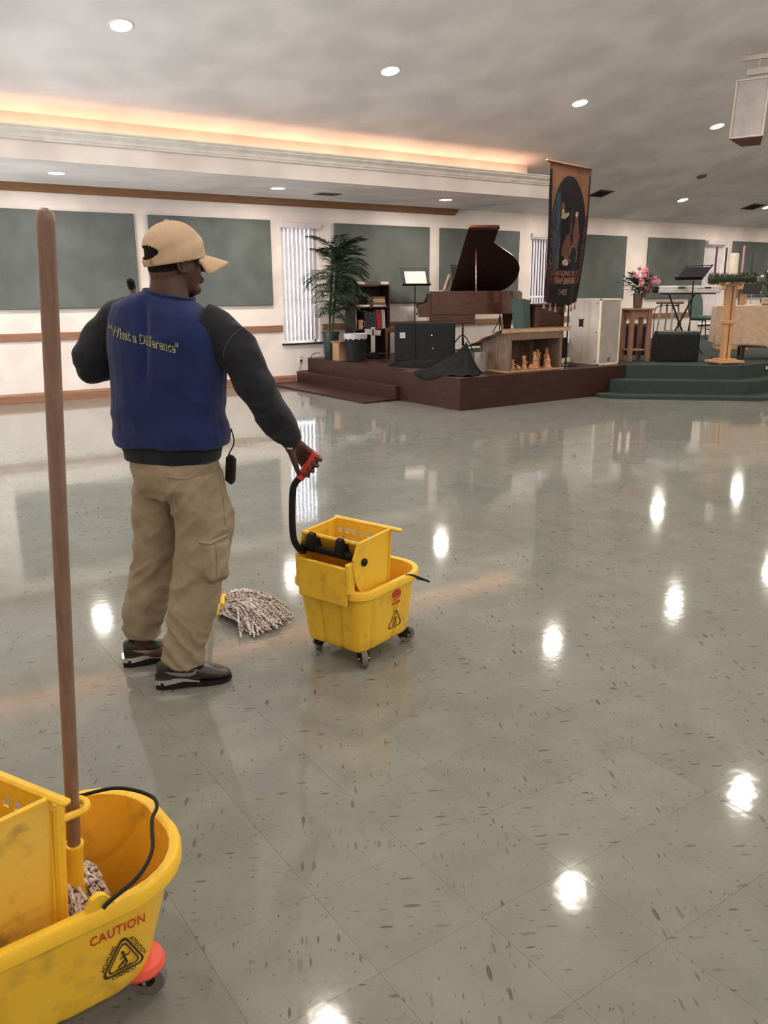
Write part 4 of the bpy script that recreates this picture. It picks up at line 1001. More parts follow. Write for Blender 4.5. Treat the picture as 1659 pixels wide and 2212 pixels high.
def candle(x, y, z, r, h, m, label):
    w_ = thing('candle', label, 'candle', AWM @ Vector((x, y, z)), 0, 'candles on the wreath stand')
    MB().lathe([(r, 0), (r, h - r * .3), (r * .92, h), (r * .5, h - .004)], n=16).build('wax', M[m], w_)
    MB().tube([(0, 0, h - .004), (0, 0, h + .012)], .0015, 5).build('wick', M['black'], w_)
candle(0, 0, 1.278, .062, .29, 'candle', 'thick white pillar candle in the centre of the wreath stand')
R5 = .27
A0 = math.radians(-36)
for k, (a, m, tx) in enumerate(((A0 + math.radians(205), 'candlep', 'dark purple taper candle on the keyboard side of the wreath'), (A0 + math.radians(115), 'candlep', 'dark purple taper candle close behind the white pillar'), (A0 + math.radians(295), 'candlev', 'pink taper candle on the wreath stand'), (A0 + math.radians(25), 'candleg', 'dark taper candle next to the pink one'))):
    x, y = R5 * math.cos(a), R5 * math.sin(a)
    MB().lathe([(.028, 1.165), (.03, 1.27), (.014, 1.285)], c=(x, y, 0), n=12).build('candle_cup', M['pine'], aw)
    candle(x, y, 1.284, .0135, .37, m, tx)

# ------------------------------------------------------------------ altar table
ATL, ATR = (12.335, 7.68, ZS), math.radians(-47.8); ATM = Matrix.Translation(ATL) @ RZ(ATR)
at = thing('altar_table', 'wooden altar table at the front of the green platform', 'table', ATL, ATR)
MB().box((0, 0, .79), (1.24, .55, .035), .005).build('table_top', M['pine'], at)
MB().box((0, .0, .70), (1.08, .40, .12), .004).build('apron', M['pine'], at)
for sx in (-1, 1):
    for sy in (-1, 1): MB().tube([(sx * .50 + (.32 if sx < 0 else 0), sy * .18, .76), (sx * .50 + (.32 if sx < 0 else 0), sy * .19, .4), (sx * .50 + (.32 if sx < 0 else 0), sy * .18, 0)], [.04, .032, .022], 10).build('leg', M['espresso'], at)
MB().box((.15, .05, .22), (.75, .26, .10), .004).build('low_shelf', M['oak'], at)
b = MB(); rg = []
NX = 60; XC = .20
for j in range(26):
    row = []
    for i in range(NX + 1):
        t = i / NX; x = -.635 + 1.27 * t; g = math.exp(-((x - XC) / .07) ** 2)
        if j < 8: y, z = .262 - j * .0788, .812
        else:
            dj = (j - 8) / 17; y = -.292 - .010 * math.sin(x * 16) * dj - .05 * dj * g; z = .812 - dj * (.60 + .09 * math.exp(-((x - XC) / .05) ** 2) + .008 * math.sin(x * 9))
        row.append((x, y, z))
    rg.append(row)
b.loft(rg, False, False, False)
rg = []
for j in range(18):
    dj = j / 17; rg.append([(-.635 - .003 - .010 * dj * (1 + math.sin(k * 1.1)), .262 - .554 * k / 15, .812 - .58 * dj) for k in range(16)])
b.loft(rg, False, False, False)
o = b.build('altar_cloth', M['cloth'], smooth=60); o.matrix_world = ATM; m_ = o.modifiers.new('thick', 'SOLIDIFY'); m_.thickness = .004; m_.offset = 0
tag(o, 'tan woven cloth draped over the front of the altar table', 'tablecloth')
bo = thing('book_stand', 'small black book stand on the altar', 'book stand', ATM @ Vector((-.11, .0, .8136)), math.radians(-75))
MB().lathe([(.10, 0), (.10, .012), (.015, .02)], n=20).build('base', M['silver'], bo); MB().tube([(0, 0, .015), (0, 0, .22)], .006, 8).build('stem', M['chrome'], bo)
MB().box((0, 0, .27), (.27, .02, .20), .004, rx=-.5).build('desk', M['black'], bo); MB().box((0, -.05, .185), (.27, .03, .012), .002).build('ledge', M['black'], bo)
ev = thing('evergreen_arrangement', 'dark evergreen arrangement with white blossoms on the altar', 'flowers', ATM @ Vector((.165, .175, .8136)))
MB().lathe([(.07, 0), (.11, .05), (.12, .12), (.10, .13), (.01, .12)], n=18).build('bowl', M['chrome'], ev)
em = MB(); rn = random.Random(8)
for i in range(70):
    t = i / 70
    for s in (-1, 1): em.add([(.34 * t, 0, .05 * t), (.34 * t + .006, 0, .05 * t), (.34 * t + .04, s * .05 * (1 - t * .5), .05 * t + rn.uniform(-.02, .02))], [(0, 1, 2)])
em.tube([(0, 0, 0), (.34, 0, .05)], .004, 5); em = em.mesh('branch')
for k in range(46):
    o = obj('branch', em, M['fir'], ev, 0); o.location = (0, 0, .10 + .008 * k); o.rotation_euler = (rn.uniform(-.3, .3), -.1 - 1.15 * (k / 46), k * 2.4); s = .62 - .1 * k / 46; o.scale = (s, s, s)
for k in range(9):
    a = k * 2.2 + 2; o = MB().ell((.13 * math.cos(a), .13 * math.sin(a), .20 + .04 * k), (.028, .028, .022), 10, 6).build('blossom', M['candle'], ev)
# ------------------------------------------------------------------ mop buckets
def yellow(name, dirt, c=(.90, .565, .04)):
    m, nt, b = _nt(name); N = nt.nodes; L = nt.links
    tc = N.new('ShaderNodeTexCoord'); n1 = N.new('ShaderNodeTexNoise'); n1.inputs['Scale'].default_value = 7; n1.inputs['Detail'].default_value = 6
    L.new(tc.outputs['Object'], n1.inputs['Vector'])
    n2 = N.new('ShaderNodeTexNoise'); n2.inputs['Scale'].default_value = 26; n2.inputs['Detail'].default_value = 8; L.new(tc.outputs['Object'], n2.inputs['Vector'])
    mu = N.new('ShaderNodeMath'); mu.operation = 'MULTIPLY'; L.new(n1.outputs['Fac'], mu.inputs[0]); L.new(n2.outputs['Fac'], mu.inputs[1])
    rp = N.new('ShaderNodeValToRGB'); rp.color_ramp.elements[0].position = .27; rp.color_ramp.elements[1].position = .42
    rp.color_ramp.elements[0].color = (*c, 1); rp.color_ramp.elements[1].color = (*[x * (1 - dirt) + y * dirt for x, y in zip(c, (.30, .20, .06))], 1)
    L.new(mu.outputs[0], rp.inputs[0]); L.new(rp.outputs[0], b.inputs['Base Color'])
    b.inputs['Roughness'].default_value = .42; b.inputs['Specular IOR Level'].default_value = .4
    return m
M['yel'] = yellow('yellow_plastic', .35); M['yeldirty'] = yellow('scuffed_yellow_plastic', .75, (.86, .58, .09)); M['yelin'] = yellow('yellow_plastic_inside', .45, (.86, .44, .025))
M['redprint'] = mat('red_print', (.55, .05, .02), .5); M['blackprint'] = mat('black_print', (.05, .035, .01), .5)
M['tyre'] = mat('grey_tyre', (.16, .14, .13), .6); M['orange'] = mat('orange_bumper', (.75, .10, .06), .45)
def rrect(Lx, Ly, rn, rp, n=7, m=18):
    # counter-clockwise outline; rn = corner radius at -x, rp at +x ; returns points, normals, (side, s)
    P = []; a, c = Lx / 2, Ly / 2
    def arc(cx_, cy_, r, a0):
        for k in range(n): t = a0 + PI / 2 * (k + .5) / n; P.append((cx_ + r * math.cos(t), cy_ + r * math.sin(t), math.cos(t), math.sin(t), 'c', 0))
    def line(p, q, nx, ny, sd):
        for k in range(m + 1): t = k / m; P.append((p[0] + (q[0] - p[0]) * t, p[1] + (q[1] - p[1]) * t, nx, ny, sd, 2 * t - 1))
    line((-a + rn, -c), (a - rp, -c), 0, -1, 'near'); arc(a - rp, -c + rp, rp, -PI / 2)
    line((a, -c + rp), (a, c - rp), 1, 0, 'end'); arc(a - rp, c - rp, rp, 0)
    line((a - rp, c), (-a + rn, c), 0, 1, 'far'); arc(-a + rn, c - rn, rn, PI / 2)
    line((-a, c - rn), (-a, -c + rn), -1, 0, 'back'); arc(-a + rn, -c + rn, rn, PI)
    return P
def perforated(w_, h, cols, rows, mx, my, fill=.62, t=.006, T=None):
    xs_ = [-w_ / 2]; 
    cw = (w_ - 2 * mx) / cols
    for k in range(cols): xs_ += [-w_ / 2 + mx + cw * (k + .5 - fill / 2), -w_ / 2 + mx + cw * (k + .5 + fill / 2)]
    xs_.append(w_ / 2); zs = [0]; rh = (h - 2 * my) / rows
    for k in range(rows): zs += [my + rh * (k + .28), my + rh * (k + .72)]
    zs.append(h); b = MB(); nx, nz = len(xs_), len(zs); v = [(x, y, z) for y in (-t / 2, t / 2) for z in zs for x in xs_]; f = []
    hole = lambda i, j: 0 <= i < nx - 1 and 0 <= j < nz - 1 and i % 2 == 1 and j % 2 == 1
    sol = lambda i, j: 0 <= i < nx - 1 and 0 <= j < nz - 1 and not hole(i, j)
    I = lambda s, i, j: s * nx * nz + j * nx + i
    for i in range(nx - 1):
        for j in range(nz - 1):
            if sol(i, j):
                f.append((I(0, i, j), I(0, i + 1, j), I(0, i + 1, j + 1), I(0, i, j + 1))); f.append((I(1, i, j), I(1, i, j + 1), I(1, i + 1, j + 1), I(1, i + 1, j)))
                if not sol(i - 1, j): f.append((I(0, i, j), I(0, i, j + 1), I(1, i, j + 1), I(1, i, j)))
                if not sol(i + 1, j): f.append((I(0, i + 1, j), I(1, i + 1, j), I(1, i + 1, j + 1), I(0, i + 1, j + 1)))
                if not sol(i, j - 1): f.append((I(0, i, j), I(1, i, j), I(1, i + 1, j), I(0, i + 1, j)))
                if not sol(i, j + 1): f.append((I(0, i, j + 1), I(0, i + 1, j + 1), I(1, i + 1, j + 1), I(1, i, j + 1)))
    return b.add(v, f, 0, T)
def bucket_body(r, L, W, rn, rp, Lb, Wb, zr, grooves, ym, yi, z0=.075):
    out = []; rings = []
    top = rrect(L, W, rn, rp); bot = rrect(Lb, Wb, rn * .8, rp * .8)
    def ring(t, off, z, gr=True):
        q = []
        for p, o in zip(top, bot):
            x = o[0] + (p[0] - o[0]) * t; y = o[1] + (p[1] - o[1]) * t; d = off
            if gr:
                for sd, s0, hw, dep in grooves:
                    if p[4] == sd:
                        e = abs(p[5] - s0) / hw
                        if e < 1: d -= dep * (1 - e ** 4)
            q.append((x + p[2] * d, y + p[3] * d, z))
        return q
    for z, t, off in ((z0, 0, -.016), (z0 + .006, .0, -.006), (z0 + .018, .04, 0)): rings.append(ring(t, off, z))
    for k in range(1, 9): t = k / 8; rings.append(ring(.04 + .93 * t, 0, z0 + .018 + (zr - .036 - z0 - .018) * t, k < 8))
    for off, dz in ((.016, -.036), (.021, -.032), (.021, -.006), (.017, 0), (.002, .001), (-.004, -.003)): rings.append(ring(1, off, zr + dz, False))
    b = MB().loft(rings, True, False); body = b.build('tub', ym, r, 40)
    rin = [ring(1, -.004, zr - .003, False)] + [ring(1 - .95 * k / 6, -.006, zr - .003 - (zr - .02 - z0) * k / 6, True) for k in range(1, 7)]
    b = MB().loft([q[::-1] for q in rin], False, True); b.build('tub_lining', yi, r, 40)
    return body
def caster(r, x, y, zt, ang, R=.038, bump=False):
    c = MB(); c.box((0, 0, zt - .012), (.05, .05, .02), .006); c.lathe([(.02, zt - .02), (.022, zt - .035), (.016, zt - .045)], n=12)
    for s in (-1, 1): c.loft([[(-.02, s * .018, zt - .03), (.02, s * .018, zt - .03), (.02, s * .022, zt - .03), (-.02, s * .022, zt - .03)], [(-.034, s * .018, R - .008), (-.008, s * .018, R - .008), (-.008, s * .022, R - .008), (-.034, s * .022, R - .008)]])
    T = TR(x, y, 0) @ RZ(ang)
    b = MB(); b.v = [T @ Vector(p) for p in c.v]; b.f = c.f; b.m = c.m
    cs = b.build('caster', M['black'], r, 30)
    MB().lathe([(R * .62, -.011), (R * .95, -.012), (R, -.007), (R, .007), (R * .95, .012), (R * .62, .011)], n=28, T=T @ TR(-.02, 0, R) @ RX(PI / 2)).build('tyre', M['tyre'], cs, 40)
    MB().lathe([(R * .64, -.009), (R * .2, -.014), (R * .2, .014), (R * .64, .009)], n=20, T=T @ TR(-.02, 0, R) @ RX(PI / 2)).build('wheel_hub', M['black'], cs, 40)
    MB().lathe([(.005, -.024), (.005, .024)], n=8, T=T @ TR(-.02, 0, R) @ RX(PI / 2)).build('axle', M['chrome'], cs, 40)
def side_mesh(r, me, T, m, name):
    me.transform(T); obj(name, me, m, r, 0)
def warning_sign(r, face, cx_, cz, s, name='warning_triangle', words=False):
    # face(u, v) -> point on the bucket side ; u along, v up
    def poly(pts, nm):
        me = bpy.data.meshes.new(nm); me.from_pydata([face(cx_ + x * s, cz + y * s) for x, y in pts], [], [tuple(range(len(pts)))]); me.update(); return obj(nm, me, M['blackprint'], r, 0)
    def outline(R0, wdt):
        b = MB(); n = 3; P = []; Q = []
        for k in range(3):
            a = PI / 2 + k * 2 * PI / 3
            for j in range(-3, 4):
                t = a + j * .17
                cxx, cyy = .78 * R0 * math.cos(a), .78 * R0 * math.sin(a)
                P.append((cxx + .22 * R0 * math.cos(t + j * .2), cyy + .22 * R0 * math.sin(t + j * .2))); Q.append((cxx * (1 - wdt / R0 * 1.6) + .2 * R0 * math.cos(t + j * .2) * (1 - wdt / R0 * 1.6), cyy * (1 - wdt / R0 * 1.6) + .2 * R0 * math.sin(t + j * .2) * (1 - wdt / R0 * 1.6)))
        n = len(P); b.add([face(cx_ + x * s, cz + y * s) for x, y in P] + [face(cx_ + x * s, cz + y * s) for x, y in Q], [(i, (i + 1) % n, n + (i + 1) % n, n + i) for i in range(n)])
        return b.build(name, M['blackprint'], r, 0)
    outline(.62, .045)
    if words: outline(.47, .03)
    # slipping figure
    b = MB()
    def strip(pts, wd):
        for a, c in zip(pts[:-1], pts[1:]):
            d = Vector((c[0] - a[0], c[1] - a[1])); nrm = Vector((-d.y, d.x)).normalized() * wd; e = d.normalized() * wd * .6
            q = [(a[0] - e.x + nrm.x, a[1] - e.y + nrm.y), (a[0] - e.x - nrm.x, a[1] - e.y - nrm.y), (c[0] + e.x - nrm.x, c[1] + e.y - nrm.y), (c[0] + e.x + nrm.x, c[1] + e.y + nrm.y)]
            b.add([face(cx_ + x * s, cz + y * s) for x, y in q], [(0, 1, 2, 3)])
    hd = [(-.02 + .05 * math.cos(k * PI / 5), .20 + .05 * math.sin(k * PI / 5)) for k in range(10)]
    b.add([face(cx_ + x * s, cz + y * s) for x, y in hd], [tuple(range(10))])
    strip([(0, .13), (.05, -.02)], .03); strip([(.0, .12), (.12, .08), (.17, .14)], .018); strip([(.0, .12), (-.08, .04)], .018)
    strip([(.05, -.02), (-.03, -.10), (-.14, -.18)], .026); strip([(.05, -.02), (.09, -.12), (.02, -.20)], .026); strip([(-.20, -.235), (.2, -.235)], .012)
    b.build('slipping_figure', M['blackprint'], r, 0)
    if words:
        for txt, ang, dx, dy in (('CUIDADO', 0, .0, -.43), ('ACHTUNG', PI / 3, -.40, .20), ('ATTENTION', -PI / 3, .40, .20)):
            me = text_mesh(txt, .15, .004); ca, sa = math.cos(ang), math.sin(ang)
            for v in me.vertices:
                x, y = v.co.x * .95, v.co.y; v.co = face(cx_ + (dx + x * ca - y * sa) * s, cz + (dy + x * sa + y * ca) * s)
            obj('sign_word', me, M['blackprint'], r, 0)
def wringer(r, W, dz, ym, yd, yi, top=1.0, near_y=-.145, skew=0.0):
    zq = lambda z: z if z < .47 else .47 + (z - .47) * top
    hold = bpy.data.objects.new('wringer', None); C.objects.link(hold); hold.parent = r
    prof = [(-.215, .385), (-.228, .45), (-.222, .475), (-.195, .60), (.015, .625), (.018, .60), (.0, .44), (-.012, .30), (-.17, .30)]
    prof = [(a, zq(c_)) for a, c_ in prof]; ZT = zq(.625)
    Tn = lambda y: TR(0, y, dz) @ RX(PI / 2)
    for y in (near_y, W / 2 - .035):
        sx_ = -math.sin(skew) * (W / 2 - .035 - near_y) if y > 0 else 0.0
        MB().prism([(a + (sx_ if a > -.1 else 0), c_) for a, c_ in prof], -.004, .004, T=Tn(y)).build('side_plate', yd if y < 0 else ym, hold, 30)
        rim = [(p[0] + (sx_ if p[0] > -.1 else 0), y, p[1] + dz) for p in prof[2:6]]; MB().tube(rim, .0075, 6).build('plate_rim', ym, hold)
    yc = (near_y + W / 2 - .035) / 2; yw = W / 2 - .035 - near_y
    SK = TR(0, near_y, 0) @ RZ(skew) @ TR(0, -near_y, 0)
    Tp = SK @ TR(-.012, yc, .30 + dz) @ RY(.085) @ RZ(PI / 2)
    perforated(yw + .02, ZT - .30, 7, 6 if top > .9 else 5, .02, .02, T=Tp).build('press_plate', ym, hold, 0)
    MB().box((.019, yc - .02, .003 + ZT + dz), (.022, yw + .07, .014), .005, T=SK).build('press_rim', ym, hold)
    MB().box((-.150, yc, (.30 + ZT) / 2 - .008 + dz), (.008, yw - .01, ZT - .315), .002, ry=-.30).build('back_plate', yi, hold)
    MB().tube([(-.198, near_y, zq(.603) + dz), (-.205, yc, zq(.607) + dz), (-.198, near_y + yw, zq(.603) + dz)], .008, 6).build('back_rim', ym, hold)
    MB().box((-.246, yc, .365 + dz), (.014, yw - .03, .165), .008).build('front_guard', ym, hold)
    for s in (near_y + .012, near_y + yw - .012): MB().box((-.232, s, .40 + dz), (.045, .02, .13), .006).build('guard_bracket', ym, hold)
    MB().tube([(-.212, near_y + .01, .487 + dz), (-.212, near_y + yw - .01, .487 + dz)], .0125, 10).build('shaft', M['black'], hold)
    MB().tube([(-.205, near_y + .02, .470 + dz), (-.205, near_y + yw - .02, .470 + dz)], .008, 8).build('rod', M['black'], hold)
    for y in (yc - .075, yc + .075):
        MB().prism([(.040 * math.cos(k * PI / 8) + .006, .034 * math.sin(k * PI / 8) + (.016 if k in (5, 6) else 0)) for k in range(16)], -.014, .014, T=TR(-.207, y, .505 + dz) @ RX(PI / 2)).build('cam', M['black'], hold, 40)
    MB().lathe([(.016, -.006), (.016, .008), (.010, .012)], n=14, T=TR(-.165, near_y - .004, .455 + dz) @ RX(PI / 2)).build('pivot_knob', M['black'], hold, 40)
    return hold

# --- far bucket beside the man
B2C, B2R = (1.785, 2.800), math.radians(18)
b2 = thing('mop_bucket', 'yellow wheeled mop bucket with wringer pulled by the man', 'mop bucket', (*B2C, 0), B2R)
L2, W2_, Z2 = .44, .36, .345
bucket_body(b2, L2, W2_, .05, .13, .385, .305, Z2, [('back', -.42, .11, .012), ('back', .42, .11, .012), ('near', .42, .09, .012), ('far', -.42, .09, .012), ('near', -.75, .08, .010)], M['yel'], M['yelin'], .060)
for x, y, a in ((-.150, -.125, .9), (-.15, .115, -2.2), (.135, -.115, 2.6), (.135, .115, .9)): caster(b2, x, y, .072, a, .036)
wringer(b2, W2_, .0, M['yel'], M['yel'], M['yelin'], top=.5)
b2i = (Matrix.Translation((*B2C, 0)) @ RZ(B2R)).inverted()
hp = [b2i @ Vector(p) for p in ((1.545, 2.865, .455), (1.505, 2.825, .485), (1.478, 2.815, .53), (1.473, 2.816, .60), (1.478, 2.814, .72), (1.488, 2.809, .762), (1.509, 2.798, .79), (1.562, 2.769, .875))]
hd_ = MB().tube(bez(hp, 6), .0135, 12).build('lever', M['black'], b2, 60)
MB().tube([hp[6] + (hp[7] - hp[6]) * -.10, hp[6] + (hp[7] - hp[6]) * 1.06], .0175, 14).build('grip', M['red'], hd_, 60)
MB().tube(bez([(.06, -.19, .345), (.10, -.20, .335), (.215, -.20, .275), (.275, -.13, .25), (.285, 0, .245), (.275, .13, .25), (.215, .20, .275), (.10, .2, .335), (.06, .19, .345)]), .0045, 8).build('bail', M['black'], b2)
def face2(u, v, o=.002):
    t = (v - .078) / (.309 - .078); w_ = (.305 + (.36 - .305) * (.04 + .93 * t)) / 2
    return Vector((u, -w_ - o, v))
b = MB(); 
def quad2(x, z, w_, h): b.add([face2(x - w_ / 2, z - h / 2), face2(x + w_ / 2, z - h / 2), face2(x + w_ / 2, z + h / 2), face2(x - w_ / 2, z + h / 2)], [(0, 1, 2, 3)])
b.add([face2(x, z) for x, z in ((-.015, .262), (.045, .258), (.045, .282), (.03, .290), (.0, .291), (-.015, .285))], [(0, 1, 2, 3, 4, 5)])
quad2(.015, .252, .06, .004)
for k in range(6): quad2(-.008 + .0095 * k, .233, .0065, .013)
b.build('maker_print', M['redprint'], b2, 0)
warning_sign(b2, face2, .022, .148, .078)

# --- near bucket at the picture edge
B1C, B1R = (.205, 1.600), math.radians(4)
b1 = thing('mop_bucket', 'yellow mop bucket lettered CAUTION with a wooden handled mop standing in it', 'mop bucket', (*B1C, 0), B1R)
L1, W1, Z1 = .55, .385, .36
bucket_body(b1, L1, W1, .05, .15, .43, .29, Z1, [('near', .18, .05, .008), ('near', -.55, .10, .012), ('back', 0, .2, .012)], M['yel'], M['yelin'], .08)
for x, y, a in ((-.15, -.10, .5), (-.15, .10, -2.2), (.175, -.075, 2.4), (.17, .10, .9)):
    caster(b1, x, y, .092, a, .042)
MB().lathe([(.030, .066), (.052, .07), (.055, .078), (.05, .092), (.03, .10)], c=(.178, -.08, 0), n=24).build('caster_bumper', M['orange'], b1)
MB().lathe([(.030, .066), (.052, .07), (.055, .078), (.05, .092), (.03, .10)], c=(.178, .10, 0), n=24).build('caster_bumper', M['orange'], b1)
wr1 = wringer(b1, W1, -.075, M['yel'], M['yeldirty'], M['yelin'], near_y=-.085, skew=.40); wr1.location = (.018, 0, 0)
MB().box((.02, -.094, .40), (.022, .014, .27), .006, ry=.07).build('plate_rib', M['yel'], wr1)
b1m = Matrix.Translation((*B1C, 0)) @ RZ(B1R); b1i = b1m.inverted()
hk = b1i @ Vector((.298, 1.580, .475))
MB().tube(bez([hk + Vector((-.06, -.035, .0)), hk + Vector((-.02, -.027, .0)), hk + Vector((.015, -.024, 0)), hk + Vector((.027, 0, 0)), hk + Vector((.015, .024, 0)), hk + Vector((-.02, .024, 0)), hk + Vector((-.06, .02, 0))]), .008, 8).build('handle_hook', M['yel'], b1)
bp = [(.292, 1.381, .372), (.31, 1.387, .378), (.37, 1.412, .385), (.416, 1.463, .39), (.440, 1.53, .395), (.452, 1.56, .40), (.473, 1.592, .40), (.477, 1.632, .40), (.451, 1.683, .40), (.41, 1.719, .40), (.346, 1.755, .385), (.32, 1.785, .372)]
MB().tube(bez([b1i @ Vector(p) for p in bp], 5), .0042, 8).build('bail', M['black'], b1)
q = b1i @ Vector((.292, 1.392, .36))
MB().prism([(-.035, -.02), (-.015, .018), (0, .024), (.012, .018), (.03, -.01), (.03, -.02)], -.007, .007, T=TR(q.x, q.y + .012, q.z + .006) @ RX(PI / 2)).build('bail_ear', M['yel'], b1, 40)
q = b1i @ Vector((.325, 1.785, .36))
MB().prism([(-.03, -.02), (-.012, .016), (.012, .016), (.03, -.02)], -.007, .007, T=TR(q.x, q.y - .010, q.z + .006) @ RX(PI / 2)).build('bail_ear', M['yel'], b1, 40)
def face1(u, v, o=.002):
    t = (v - .098) / (.324 - .098); w_ = (.29 + (.385 - .29) * (.04 + .93 * t)) / 2
    return Vector((u, -w_ - o, v))
me = text_mesh('CAUTION', .032, .0005, space=1.12)
for v in me.vertices: v.co = face1(.108 + v.co.x * .72, .272 + v.co.y * 1.05)
obj('caution_word', me, M['redprint'], b1, 0)
warning_sign(b1, lambda u, v: face1(.118 + (u - .118) * .8, v), .118, .185, .095, words=True)

# ------------------------------------------------------------------ mops
def yarn():
    m, nt, b = _nt('mop_yarn'); N = nt.nodes; L = nt.links
    g = N.new('ShaderNodeNewGeometry'); n1 = N.new('ShaderNodeTexNoise'); n1.inputs['Scale'].default_value = 110; n1.inputs['Detail'].default_value = 1; L.new(g.outputs['Position'], n1.inputs['Vector'])
    rp = N.new('ShaderNodeValToRGB'); e = rp.color_ramp.elements; e[0].position = .36; e[0].color = (.15, .10, .10, 1); e[1].position = .46; e[1].color = (.62, .55, .51, 1); rp.color_ramp.elements.new(.6).color = (.82, .77, .73, 1)
    L.new(n1.outputs['Fac'], rp.inputs[0]); L.new(rp.outputs[0], b.inputs['Base Color']); b.inputs['Roughness'].default_value = .95; b.inputs['Specular IOR Level'].default_value = .1
    return m
M['yarn'] = yarn()
# mop lying on the floor, its handle held by the man
HA, HB = Vector((1.395, 3.535, .055)), Vector((1.055, 3.28, 1.526))
m2 = thing('mop', 'string mop with a yellow clamp lying on the floor beside the man', 'mop', (0, 0, 0))
hd_ = MB().tube([HA, HA.lerp(HB, .5), HB], .0135, 12).build('handle', M['handle'], m2, 60)
MB().lathe([(.015, 0), (.016, .03), (.008, .04)], n=12, T=TR(HB - (HB - HA).normalized() * .02) @ (HB - HA).to_track_quat('Z', 'Y').to_matrix().to_4x4()).build('end_cap', M['black'], hd_)
ir = Vector((.878, -.479, 0)); ia = Vector((.479, .878, 0))
cl = MB(); cc = Vector((1.425, 3.50, 0))
cl.tube([cc + ia * .055 + Vector((0, 0, .015)), cc + ia * .06 + ir * .02 + Vector((0, 0, .07)), cc + ia * .0 + ir * .015 + Vector((0, 0, .085)), cc - ia * .06 + ir * .02 + Vector((0, 0, .07)), cc - ia * .055 + Vector((0, 0, .015))], .011, 8)
cl.tube([cc + ia * .055 + Vector((0, 0, .02)), cc - ia * .055 + Vector((0, 0, .02))], .012, 8)
cl.tube([cc + ir * .015 + Vector((0, 0, .085)), HA + Vector((0, 0, .02)), HA + (HB - HA).normalized() * .09], .019, 10)
cl.build('clamp', M['yel'], m2)
rn = random.Random(21); b = MB()
for k in range(210):
    s = (k / 209) * 2 - 1; lay = rn.random()
    p0 = cc + ia * (s * .055) + ir * .02; ln = rn.uniform(.20, .36) * (1 - .35 * abs(s)); ang = s * .85 + .12 + rn.uniform(-.25, .25)
    d = ir * math.cos(ang) + ia * math.sin(ang); sd = Vector((-d.y, d.x, 0)); ph = rn.uniform(0, 6); am = rn.uniform(.008, .03); pts = []
    for i in range(12):
        t = i / 11; z = .010 + (.02 + .055 * lay) * math.sin(PI * min(1, t * .85 + .12)) ** .8 + .006 * math.sin(9 * t + ph)
        if t > .8: z *= 1 - (t - .8) * 1.6
        pts.append(p0 + d * ln * t - sd * am * math.sin(ph + 6 * t) - ia * .10 * t * t + Vector((0, 0, max(z, .005))))
    b.tube(pts, .0044, 5)
b.build('mop_strings', M['yarn'], m2, 60, kind='stuff')
# mop standing in the near bucket
h0, h1 = Vector((.293, 1.606, .31)), Vector((.3295, 1.4085, 1.620)); dr = (h1 - h0).normalized()
m1 = thing('mop', 'string mop with a tall wooden handle standing in the near yellow bucket', 'mop', (0, 0, 0))
TQ = TR(h0) @ dr.to_track_quat('Z', 'Y').to_matrix().to_4x4(); LH = (h1 - h0).length
MB().lathe([(.0135, .02), (.0140, .3), (.0143, LH - .02), (.0125, LH - .006), (.006, LH)], n=18, T=TQ).build('handle', M['handle'], m1, 60)
MB().lathe([(.020, -.10), (.024, -.085), (.024, -.05), (.0175, -.035), (.0175, .055), (.019, .06), (.019, .072), (.0145, .073)], n=18, T=TQ).build('socket', M['yel'], m1, 40)
cb_ = MB(); cb_.box((0, 0, -.13), (.14, .035, .07), .01, T=TQ); cb_.build('clamp', M['yel'], m1)
b = MB(); rn = random.Random(5); ctr = TQ @ Vector((0, 0, -.10))
for k in range(150):
    a = rn.uniform(0, 2 * PI); R_ = rn.uniform(.04, .12); pts = []; ph = rn.uniform(0, 6)
    for i in range(12):
        t = i / 11; r_ = .015 + R_ * math.sin(PI * .62 * t); aa = a + .8 * t * math.sin(ph)
        pts.append(Vector((ctr.x - .015 + r_ * math.cos(aa) * 1.05, ctr.y + .025 + r_ * math.sin(aa), ctr.z + .030 + (.045 - .30 * (r_ / .12) ** 2 * .35) * 1.0 - .09 * t * t + .012 * math.sin(ph + 7 * t))))
    for q_ in pts:      # lie inside the tub
        l_ = b1i @ q_; zf = max(l_.z, .108); w_ = .114 + .042 * (zf - .098) / .226
        l_.z = zf; l_.x = min(l_.x, .135 + .10 * (zf - .098)); l_.y = max(-w_, min(w_, l_.y)); q_[:] = b1m @ l_
    b.tube(pts, .0050, 5)
b.build('mop_strings', M['yarn'], m1, 60, kind='stuff')
# ------------------------------------------------------------------ the man
M['skin'] = mat('dark_skin', (.062, .028, .020), .48, c2=(.085, .040, .028), scale=14, bump=.06, bscale=180, spec=.45)
M['hair'] = mat('short_hair', (.012, .010, .010), .85, bump=.6, bscale=500, spec=.2)
M['vest'] = mat('blue_fleece', (.013, .024, .10), .95, spec=.12, sheen=.2, c2=(.018, .031, .125), scale=8, bump=.35, bscale=260)
M['shirt'] = mat('navy_jersey', (.014, .016, .023), .9, spec=.12, sheen=.15, c2=(.021, .024, .033), scale=7, bump=.25, bscale=300)
M['khaki'] = mat('khaki_twill', (.30, .245, .175), .88, spec=.15, c2=(.36, .30, .215), scale=9, bump=.25, bscale=350)
M['cap'] = mat('tan_cap_cotton', (.56, .41, .28), .9, spec=.12, c2=(.64, .48, .34), scale=12, bump=.3, bscale=320)
M['shoe'] = mat('black_leather', (.016, .015, .015), .35, spec=.5)
M['swoosh'] = mat('grey_swoosh', (.24, .235, .24), .4)
M['seam'] = mat('seam_thread', (.07, .075, .085), .8)
M['vestline'] = mat('lime_outline', (.42, .45, .20), .7)
PO_ = Vector((1.0, 2.98, 0)); PR = math.atan2(-.352, .936)
